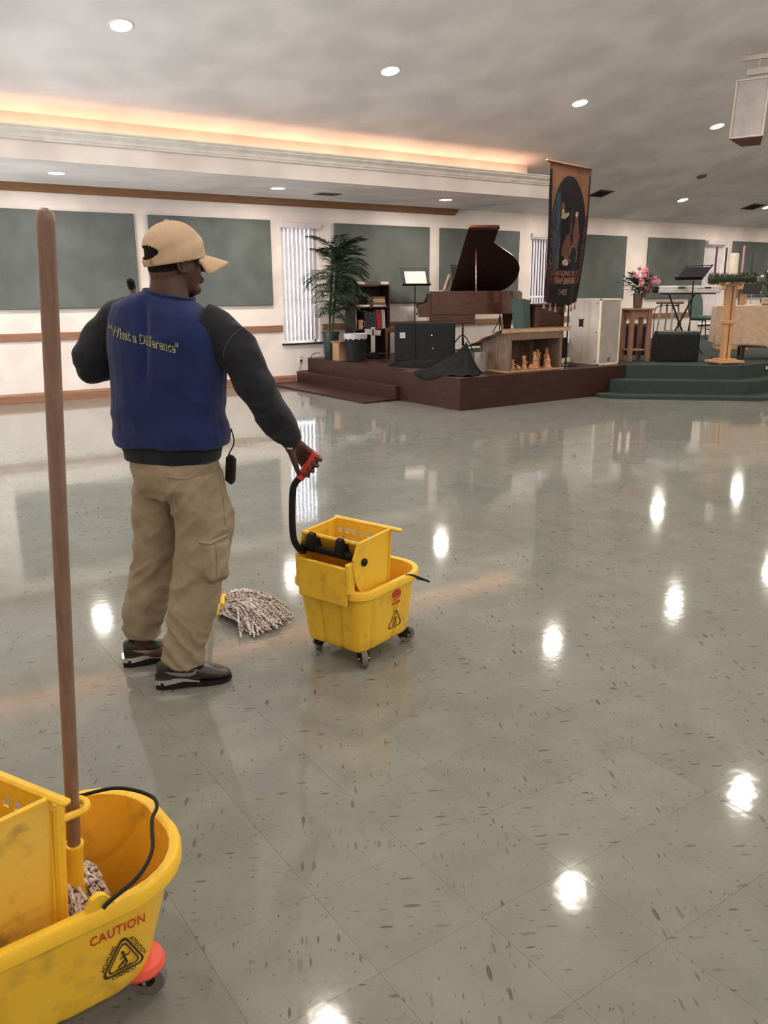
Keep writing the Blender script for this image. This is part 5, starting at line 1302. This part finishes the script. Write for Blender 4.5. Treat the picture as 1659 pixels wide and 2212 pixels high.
man = thing('person', 'man in tan cap, blue vest and khaki cargo trousers pulling a mop bucket', 'person', PO_, PR)
PW = Matrix.Translation(PO_) @ RZ(PR); PWI = PW.inverted()
def ering(c, w_, d, ang, n=28, sq=2.3, tilt=(0, 0)):
    # superellipse ring: half-width w_ along the shoulder axis turned by ang, half-depth d
    out = []; ca, sa = math.cos(ang), math.sin(ang)
    for k in range(n):
        t = 2 * PI * k / n; cx_, sx_ = math.cos(t), math.sin(t)
        x = w_ * math.copysign(abs(cx_) ** (2 / sq), cx_); y = d * math.copysign(abs(sx_) ** (2 / sq), sx_)
        out.append((c[0] + x * ca - y * sa, c[1] + x * sa + y * ca, c[2] + tilt[0] * x + tilt[1] * y))
    return out
SH = math.radians(-28)       # shoulders turned to his right
def limb(b, pts, rr, n=14, flat=1.0, sub=5):
    P = bez(pts, sub); m = len(pts) - 1; R = []
    for i in range(len(P)):
        t = i / sub; k = min(int(t), m - 1); R.append(rr[k] + (rr[k + 1] - rr[k]) * (t - k))
    b.tube(P, R, n, flat=flat)
# joints (x = picture right, y = away, z = up)
RS, RE, RW = Vector((.240, -.085, 1.375)), Vector((.375, -.135, 1.135)), Vector((.512, -.020, .925))
LS, LE, LW = Vector((-.095, .105, 1.405)), Vector((-.198, .100, 1.235)), Vector((-.055, .325, 1.245))
G0 = PWI @ Vector((1.509, 2.798, .79)); G1 = PWI @ Vector((1.562, 2.769, .875)); GA = (G1 - G0).normalized()
HAl, HBl = PWI @ HA, PWI @ HB; HD = (HBl - HAl).normalized()
body = MB()
HC = Vector((.118, .01, 1.612)); HF = Vector((math.sin(math.radians(66)), math.cos(math.radians(66)), 0)); HR = Vector((HF.y, -HF.x, 0))
def hp_(f, r, u): return HC + HF * f + HR * r + Vector((0, 0, u))
Rh = Matrix((HF, HR, Vector((0, 0, 1)))).transposed()
body.ell(hp_(-.008, 0, .020), (.096, .075, .090), 20, 14, R=Rh)                # skull
body.ell(hp_(.022, 0, -.045), (.070, .063, .082), 18, 12, R=Rh)                # face
body.ell(hp_(.060, 0, -.108), (.032, .036, .026), 14, 10, R=Rh)                # chin
body.ell(hp_(-.035, 0, -.055), (.062, .062, .065), 16, 10, R=Rh)               # nape
for s in (-1, 1):
    body.ell(hp_(.028, s * .046, -.040), (.034, .022, .040), 12, 8, R=Rh)      # cheek
    body.tube([hp_(.082, s * .012, .005), hp_(.080, s * .045, .002)], [.013, .010], 8)   # brow
    # ear: rim, bowl and lobe
    e = [hp_(-.012 + .017 * math.cos(a), s * (.074 + .010 * (math.cos(a) < .2)), -.022 + .030 * math.sin(a)) for a in [PI * .25 + k * PI * 1.5 / 9 for k in range(10)]]
    body.tube(e, .0058, 7); body.ell(hp_(-.006, s * .071, -.026), (.012, .007, .024), 10, 8, R=Rh); body.ell(hp_(.0, s * .073, -.050), (.009, .006, .010), 8, 6, R=Rh)
body.tube([hp_(.090, 0, .0), hp_(.108, 0, -.026), hp_(.113, 0, -.040)], [.011, .013, .015], 8)           # nose
for s in (-1, 1): body.ell(hp_(.104, s * .012, -.043), (.010, .009, .008), 8, 6, R=Rh)
body.tube([hp_(.088, -.024, -.072), hp_(.100, 0, -.069), hp_(.088, .024, -.072)], [.006, .009, .006], 8)  # lips
body.tube([hp_(.086, -.022, -.082), hp_(.097, 0, -.082), hp_(.086, .022, -.082)], [.006, .009, .006], 8)
limb(body, [(.085, .0, 1.40), (.088, .0, 1.48), (.094, .005, 1.56)], [.085, .070, .064], 18)
body.loft([ering((.06, .02, .80), .15, .10, math.radians(-50)), ering((.06, .01, .95), .16, .11, SH), ering((.065, 0, 1.15), .16, .105, SH), ering((.07, 0, 1.32), .17, .10, SH), ering((.078, 0, 1.43), .12, .075, SH)])
limb(body, [RS, RS.lerp(RE, .5) + Vector((.01, -.01, 0)), RE, RE.lerp(RW, .5), RW], [.055, .048, .040, .036, .027])
limb(body, [LS, LS.lerp(LE, .5) + Vector((-.01, 0, 0)), LE, LE.lerp(LW, .5), LW], [.055, .048, .040, .036, .027])
RL = [(.115, -.045, .84), (.150, -.060, .62), (.112, -.070, .43), (.065, -.075, .22), (.035, -.074, .07)]
LL = [(.005, .080, .84), (-.020, .105, .62), (-.055, .135, .43), (-.105, .160, .24), (-.125, .163, .07)]
limb(body, RL, [.08, .07, .052, .048, .036]); limb(body, LL, [.08, .07, .052, .048, .036])
for fx, fy in ((-.02, -.072), (-.155, .164)): body.ell((fx + .10, fy, .045), (.12, .036, .03), 12, 8)
def finger(pts, r): limb(body, pts, r, 9, sub=4)
# right hand on the red grip: e1 points away from the wrist side, e2 to the camera
e1 = Vector((GA.z, 0, -GA.x)).normalized(); e2 = Vector((0, -1, 0)); gm = G0.lerp(G1, .50)
kn = []
for i, t in enumerate((.94, .68, .42, .17)):
    A = G0.lerp(G1, t); r = (.0096, .0100, .0095, .0084)[i]; ln = (1, 1.06, 1.0, .88)[i]
    k0 = A + e1 * .027 - e2 * .027 + Vector((0, 0, .004)); kn.append(k0)
    finger([k0, A + e1 * .0262 * ln + e2 * .003, A + e1 * .018 * ln + e2 * .0205, A - e1 * .005 + e2 * .0255], [r * 1.12, r, r * .95, r * .8])
pc = RW.lerp((kn[0] + kn[3]) / 2, .55)
for k0 in kn: limb(body, [RW + (k0 - kn[1]) * .35, RW.lerp(k0, .5) - e2 * .034, k0], [.024, .018, .0115], 10)
body.ell(pc - e2 * .030, (.026, .014, .030), 12, 8)
finger([RW + Vector((-.014, -.004, -.005)), RW + Vector((-.006, -.020, -.045)), Vector((.518, -.034, .838)), G0.lerp(G1, .05) + e2 * .0185 - e1 * .0165], [.018, .0145, .0115, .009])
# left hand round the mop handle
hc = HAl.lerp(HBl, (1.25 - HAl.z) / (HBl.z - HAl.z)); o1 = (LW - hc); o1 = (o1 - HD * o1.dot(HD)).normalized(); o2 = HD.cross(o1)
for i in range(4):
    A = hc + HD * (.033 - .021 * i); r = (.0096, .0100, .0095, .0084)[i]
    finger([A + o1 * .040 + o2 * .018, A + o2 * .031, A - o1 * .026 + o2 * .014, A - o1 * .024 - o2 * .012], [r * 1.15, r, r * .95, r * .8])
    limb(body, [LW + HD * (.012 - .008 * i), A + o1 * .040 + o2 * .018], [.023, .0125], 10)
finger([LW + HD * .012 - o2 * .012, hc + o1 * .034 - o2 * .022 + HD * .03, hc - o1 * .002 - o2 * .027 + HD * .042, hc - o1 * .022 - o2 * .012 + HD * .045], [.017, .0135, .0115, .009])
obj('body', remesh(body, .0045, 3), M['skin'], man, 180)
# eyes and hair
for s in (-1, 1):
    e = MB().ell(hp_(.077, s * .031, -.012), (.0125, .0125, .0125), 14, 10).build('eye', M['candle'], man, 180)
    MB().ell(hp_(.0855, s * .0315, -.012), (.0052, .0058, .0058), 12, 8).build('iris', M['hair'], e, 180)
hm = MB(); hm.ell(hp_(-.012, 0, .021), (.0985, .0775, .092), 28, 20, R=Rh); hm.ell(hp_(-.040, 0, -.035), (.0605, .0635, .050), 20, 14, R=Rh)
hm = remesh(hm, .005, 2)
import bmesh
bb = bmesh.new(); bb.from_mesh(hm)
dl = [f for f in bb.faces if (f.calc_center_median() - HC).dot(HF) > .055 or ((f.calc_center_median() - HC).z < -.005 and (f.calc_center_median() - HC).dot(HF) > -.022) or (f.calc_center_median() - HC).z < -.066]
bmesh.ops.delete(bb, geom=dl, context='FACES'); bb.to_mesh(hm); bb.free()
obj('hair', hm, M['hair'], man, 180)
# shirt: torso hem plus both sleeves
sh = MB()
sh.loft([ering((.055, .015, .885), .188, .135, math.radians(-36)), ering((.058, .012, .93), .195, .138, math.radians(-33)), ering((.06, .01, 1.0), .190, .132, SH), ering((.065, 0, 1.15), .185, .125, SH), ering((.07, 0, 1.32), .195, .122, SH), ering((.074, 0, 1.40), .165, .095, SH), ering((.086, 0, 1.47), .078, .074, SH)])
limb(sh, [RS + Vector((-.05, .02, .005)), RS + Vector((.02, 0, -.035)), RS.lerp(RE, .5) + Vector((.022, -.012, .0)), RE + Vector((.004, 0, .005)), RE.lerp(RW, .45), RE.lerp(RW, .85), RW + (RE - RW).normalized() * .004], [.082, .082, .076, .066, .058, .047, .040], 18)
limb(sh, [LS + Vector((.05, -.03, .0)), LS + Vector((-.02, 0, -.03)), LS.lerp(LE, .6) + Vector((-.022, 0, 0)), LE + Vector((-.006, -.005, -.0)), LE.lerp(LW, .4), LE.lerp(LW, .9)], [.080, .080, .074, .070, .060, .045], 18)
sm = remesh(sh, .0065, 3)
def sleeve_folds(co, no):
    p = co; n1 = npnoise(p, (7, 7, 16), 3); n2 = npnoise(p, (16, 16, 30), 9)
    arm = np.clip((p[:, 0] - .27) / .06, 0, 1) + np.clip((-.10 - p[:, 0]) / .05, 0, 1)
    return co + no * (arm * (.010 * n1 + .004 * n2 + .012 * (.45 - 2 * np.abs(npnoise(p, (9, 9, 9), 14)))) + (1 - np.clip(arm, 0, 1)) * .003 * n1)[:, None]
displace(sm, sleeve_folds)
so2 = obj('shirt', sm, M['shirt'], man, 180)
def on_mesh(bvh, x, z, y0=-1.0, d=(0, 1, 0), off=.003):
    h = bvh.ray_cast(Vector((x, y0, z)), Vector(d))
    return (h[0] + h[1] * off) if h[0] is not None else None
bv_s = BVHTree.FromPolygons([v.co[:] for v in sm.vertices], [p.vertices[:] for p in sm.polygons])
q = [on_mesh(bv_s, x, z, off=.0015) for x, z in ((.332, 1.369), (.318, 1.362), (.302, 1.352), (.286, 1.338), (.272, 1.318), (.262, 1.295), (.258, 1.272))]
MB().tube([p for p in q if p], .0018, 5).build('seam', M['seam'], so2)
MB().box((.492, -.066, .918), (.020, .002, .009), .0005, ry=.2, rz=.15).build('wrist_tag', M['silver'], so2)
# vest
ve = MB()
ve.loft([ering((.062, .012, .945), .214, .158, math.radians(-31)), ering((.062, .012, .985), .222, .164, math.radians(-30)), ering((.06, .008, 1.06), .214, .156, SH), ering((.062, .004, 1.16), .211, .150, SH), ering((.068, 0, 1.26), .219, .147, SH), ering((.071, 0, 1.34), .226, .140, SH), ering((.073, 0, 1.385), .222, .128, SH, tilt=(-.09, 0)), ering((.076, 0, 1.425), .200, .112, SH, tilt=(-.14, 0)), ering((.082, .002, 1.455), .145, .096, SH, tilt=(-.18, 0)), ering((.088, .004, 1.476), .096, .086, SH, tilt=(-.2, 0)), ering((.090, .006, 1.486), .085, .080, SH, tilt=(-.2, 0))])
vm = remesh(ve, .006, 4)
def vest_folds(co, no):
    p = co; n1 = npnoise(p, (5, 5, 7), 5); n2 = npnoise(p, (13, 13, 9), 1)
    sp = np.exp(-((p[:, 0] + .01 - .05 * (p[:, 2] - 1.3)) / .016) ** 2) * np.clip((p[:, 2] - 1.15) / .1, 0, 1) * np.clip((1.48 - p[:, 2]) / .05, 0, 1) * (p[:, 1] < 0)
    dg = np.sin((p[:, 2] - .9 * np.abs(p[:, 0] - .05)) * 34) * np.clip((1.16 - p[:, 2]) / .16, 0, 1)
    r1 = 1 - 2 * np.abs(npnoise(p, (4, 4, 9), 8))
    return co + no * (.009 * n1 + .003 * n2 - .016 * sp + .0035 * dg + .009 * (r1 - .55) * np.clip((1.25 - p[:, 2]) / .15, .15, 1))[:, None]
displace(vm, vest_folds)
vo = obj('vest', vm, M['vest'], man, 180)
bv = BVHTree.FromPolygons([v.co[:] for v in vm.vertices], [p.vertices[:] for p in vm.polygons])
MB().tube([Vector(p) + Vector((0, 0, .002)) for p in ering((.089, .005, 1.484), .086, .081, SH, tilt=(-.2, 0))], .0055, 6, closed=True).build('collar_band', M['vest'], vo)
def vtext(bold, off, m, name, dx, dz, dens):
    me = text_mesh('"What a Difference"', .052, bold, space=.98, res=2)
    bb = bmesh.new(); bb.from_mesh(me); bmesh.ops.subdivide_edges(bb, edges=[e for e in bb.edges if e.calc_length() > .006], cuts=1); bb.to_mesh(me); bb.free()
    for v in me.vertices:
        x, y = v.co.x * .565, v.co.y * .95
        px_, pz = -.012 + x + dx, 1.335 + y - .26 * x + dz
        h = on_mesh(bv, px_, pz, off=off); v.co = h if h is not None else Vector((px_, -.15, pz))
    obj(name, me, m, vo, 0)
vtext(.0016, .0022, M['vestline'], 'lettering_outline', .0016, -.0024, 1); vtext(.0000, .0034, M['vest'], 'lettering', 0, 0, 1)
# trousers
pt = MB()
pt.loft([ering((.055, .02, .925), .175, .125, math.radians(-42)), ering((.065, .018, .86), .182, .135, math.radians(-45)), ering((.07, .015, .79), .186, .14, math.radians(-48)), ering((.07, .015, .745), .165, .115, math.radians(-50))])
limb(pt, [(.125, -.045, .83), (.155, -.060, .64), (.130, -.068, .48), (.085, -.074, .30), (.056, -.074, .17), (.046, -.074, .088)], [.112, .112, .099, .093, .088, .080], 22)
limb(pt, [(.01, .080, .83), (-.018, .105, .64), (-.040, .128, .48), (-.088, .152, .30), (-.105, .160, .21), (-.108, .162, .125)], [.105, .100, .090, .086, .086, .078], 22)
# cargo pocket on the right thigh
pt.box((.190, -.150, .525), (.115, .055, .165), .02, rz=.55, ry=.08)
pm = remesh(pt, .006, 3)
def ridge(x): return 1 - np.abs(x) * 2
def pant_folds(co, no):
    p = co; n1 = npnoise(p, (5, 5, 4), 2); n2 = npnoise(p, (14, 14, 8), 6)
    low = np.clip((.36 - p[:, 2]) / .22, 0, 1); kn_ = np.exp(-((p[:, 2] - .45) / .10) ** 2); th_ = np.exp(-((p[:, 2] - .72) / .10) ** 2)
    r1 = ridge(npnoise(np.stack([p[:, 0] * .8 + p[:, 2] * 1.0, p[:, 1], p[:, 2] - .8 * p[:, 0]], 1), (3.5, 6, 13), 4))
    r2 = ridge(npnoise(np.stack([p[:, 0] - p[:, 2] * .7, p[:, 1], p[:, 2] + .7 * p[:, 0]], 1), (5, 6, 15), 11))
    return co + no * (.010 * n1 + .004 * n2 + .016 * (r1 - .55) * (.35 + .5 * kn_ + .3 * th_) + .013 * (r2 - .55) * (.25 + .9 * low))[:, None]
displace(pm, pant_folds)
bb = bmesh.new(); bb.from_mesh(pm); bb.to_mesh(pm); bb.free()
po = obj('trousers', pm, M['khaki'], man, 180)
bvp = BVHTree.FromPolygons([v.co[:] for v in pm.vertices], [p.vertices[:] for p in pm.polygons])
def pline(pts, r, name, m='khaki'):
    q = []
    for k in range(len(pts) - 1):
        for j in range(6):
            t = j / 6; x = pts[k][0] + (pts[k + 1][0] - pts[k][0]) * t; z = pts[k][1] + (pts[k + 1][1] - pts[k][1]) * t; h = on_mesh(bvp, x, z, off=.001)
            if h is not None: q.append(h)
    if len(q) > 2: MB().tube(q, r, 6).build(name, M[m], po)
pline([(.035, .850), (.10, .842), (.155, .856), (.205, .868)], .0045, 'pocket_edge'); pline([(.035, .850), (.060, .74), (.10, .72)], .002, 'pocket_seam'); pline([(.222, .86), (.232, .74), (.235, .63)], .003, 'side_seam')
pline([(.135, .606), (.17, .600), (.205, .609), (.245, .618)], .0085, 'pocket_flap'); pline([(.190, .60), (.196, .54), (.19, .46)], .0035, 'pocket_pleat')
# pouch at the right hip
MB().box((.268, -.045, .845), (.030, .055, .11), .012, rz=.3, ry=.1).build('belt_pouch', M['black'], man)
MB().tube(bez([(.262, -.05, .90), (.285, -.06, .95), (.278, -.05, 1.0)]), .0025, 6).build('cord', M['black'], man)
# shoes
def shoe(x0, y0, name):
    r = bpy.data.objects.new('shoe', None); C.objects.link(r); r.parent = man; r.location = (x0, y0, 0)
    prof = [(0, .030, .03, .095), (.02, .037, .022, .112), (.06, .039, .02, .114), (.10, .039, .018, .104), (.15, .043, .017, .086), (.20, .046, .016, .070), (.24, .044, .017, .054), (.268, .034, .020, .044), (.28, .016, .025, .036)]
    rg = []
    for x, hw, zb, zt in prof:
        rg.append([(x, hw * math.copysign(abs(math.cos(t)) ** .8, math.cos(t)), zb + (zt - zb) * (.5 + .5 * math.copysign(abs(math.sin(t)) ** .75, math.sin(t)))) for t in [2 * PI * k / 20 for k in range(20)]])
    b = MB().loft(rg); up_ = b.build('upper', M['shoe'], r, 60)
    so = [(-.006, .028, 0, .030), (.02, .040, 0, .030), (.07, .041, .0, .028), (.12, .040, .004, .024), (.18, .048, 0, .020), (.24, .046, .002, .020), (.275, .030, .006, .022), (.286, .012, .010, .022)]
    b = MB().loft([[(x, sx * hw, z) for sx, z in ((-1, zb), (1, zb), (1.02, zt), (-1.02, zt))] for x, hw, zb, zt in so]); b.build('sole', M['black'], r, 30)
    b = MB().loft([[(x, sx * hw * 1.04, z) for sx, z in ((-1, za), (1, za), (1, zb), (-1, zb))] for x, hw, za, zb in ((-.009, .029, .022, .040), (.03, .041, .020, .042), (.07, .042, .026, .046), (.10, .041, .030, .042), (.16, .046, .022, .028))]); b.build('air_cushion', M['chrome'], r, 30)
    # tick mark on both sides
    tk = [(.028, .076), (.05, .064), (.085, .052), (.12, .049), (.142, .054), (.150, .066), (.146, .074), (.143, .064), (.132, .060), (.10, .064), (.06, .072)]
    for s in (-1, 1):
        def sw(x, z):
            k = 0
            while k < len(prof) - 2 and prof[k + 1][0] < x: k += 1
            t = (x - prof[k][0]) / (prof[k + 1][0] - prof[k][0]); hw, zb, zt = [prof[k][i] + (prof[k + 1][i] - prof[k][i]) * t for i in (1, 2, 3)]
            sn = max(-1, min(1, 2 * (z - zb) / (zt - zb) - 1)); sn = math.copysign(abs(sn) ** (1 / .75), sn); return hw * max(.05, 1 - sn * sn) ** .4
        n = len(tk); v = [Vector((x, s * (sw(x, z) + .0015), z)) for x, z in tk]
        cxm = [Vector((x, s * (sw(x, z) + .0018), z)) for x, z in ((.06, .068), (.09, .058), (.125, .055))]
        f = []
        b = MB(); pa_ = tk[:6]; pb_ = [tk[0]] + tk[:5:-1]
        top_ = [(.028, .076), (.06, .0725), (.10, .066), (.132, .063), (.143, .067), (.147, .075)]; bot_ = [(.028, .076), (.055, .062), (.09, .0515), (.122, .049), (.144, .055), (.151, .070)]
        vv_ = [Vector((x, s * (sw(x, z) + .0016), z)) for x, z in top_ + bot_]
        b.add(vv_, [(k, k + 1, 6 + k + 1, 6 + k) for k in range(5)]); o_ = b.build('side_mark', M['swoosh'], r, 0)
        m__ = o_.modifiers.new('t', 'SOLIDIFY'); m__.thickness = .001
    for k in range(4): MB().tube([(.115 + .022 * k, -.024, .087 - .007 * k), (.118 + .022 * k, 0, .0945 - .0075 * k), (.121 + .022 * k, .024, .087 - .007 * k)], .003, 6).build('lace', M['swoosh'], r)
    return r
shoe(-.060, -.074, 'r'); o = shoe(-.198, .164, 'l'); o.rotation_euler = (0, 0, .12)
# cap
cp = bpy.data.objects.new('cap', None); C.objects.link(cp); cp.parent = man
CT = TR(HC + HF * -.002 + Vector((0, 0, -.002))) @ Rh.to_4x4() @ RY(-.17)
NA_, NZ = 120, 44; vv = []; ff = []
for j in range(NZ + 1):
    t = j / NZ; el = t * PI / 2
    for i in range(NA_):
        a = 2 * PI * i / NA_; R_ = math.cos(el) ** .82 if t < 1 else .0
        R_ = max(R_, .004); bul = 1 + .05 * math.sin(PI * min(1, t * 1.4))
        wr_ = .0016 * math.sin(a * 17 + 9 * t) * (1 - t) + .0035 * math.sin((a - 1.2) * 3 + t * 14) * math.exp(-((t - .22) / .16) ** 2)
        seam = -.0012 * (abs(((i + 10) % 20) - 10) < .8)
        vv.append(CT @ Vector(((.112 * bul + wr_ + seam) * R_ * math.cos(a), (.092 * bul + wr_ + seam) * R_ * math.sin(a), -.014 + .139 * math.sin(el) ** .92)))
for j in range(NZ):
    for i in range(NA_):
        a = 2 * PI * (i + .5) / NA_; t = (j + .5) / NZ; da = abs((a - PI + PI) % (2 * PI) - PI)
        if (da / .74) ** 2 + ((t - .20) / .125) ** 2 < 1 and t > .10: continue
        k = (i + 1) % NA_; ff.append((j * NA_ + i, j * NA_ + k, (j + 1) * NA_ + k, (j + 1) * NA_ + i))
b = MB(); b.v = vv; b.f = ff; b.m = [0] * len(ff)
o = b.build('crown', M['cap'], cp, 180); m_ = o.modifiers.new('t', 'SOLIDIFY'); m_.thickness = .003; m_.offset = 1
MB().lathe([(.010, -.002), (.010, .003), (.005, .006)], n=12, T=CT @ TR(0, 0, .124)).build('button', M['cap'], cp)
b = MB(); rows = []
for i in range(21):
    a = -1.05 + 2.1 * i / 20; row = []
    for j in range(9):
        t = j / 8; ext = .080 * max(0.0, 1 - (abs(a) / 1.07) ** 2.6) ** .62 * t
        row.append(CT @ Vector(((.107 + 0) * math.cos(a) + ext * (.4 + .6 * math.cos(a)) + .012 * t, .089 * math.sin(a) * (1 + .08 * t), -.006 - .040 * t - .10 * (a / 1.05) ** 2 * (.12 + .16 * t))))
    rows.append(row)
b.loft(rows, False, False, False); o = b.build('brim', M['cap'], cp, 180); m_ = o.modifiers.new('t', 'SOLIDIFY'); m_.thickness = .005; m_.offset = 0
MB().box((0, 0, 0), (.004, .016, .020), .001, T=CT @ TR(-.104, .035, .002) @ RZ(-.35)).build('strap_buckle', M['booktan'], cp)
# dark shoulder strap end by the left shoulder
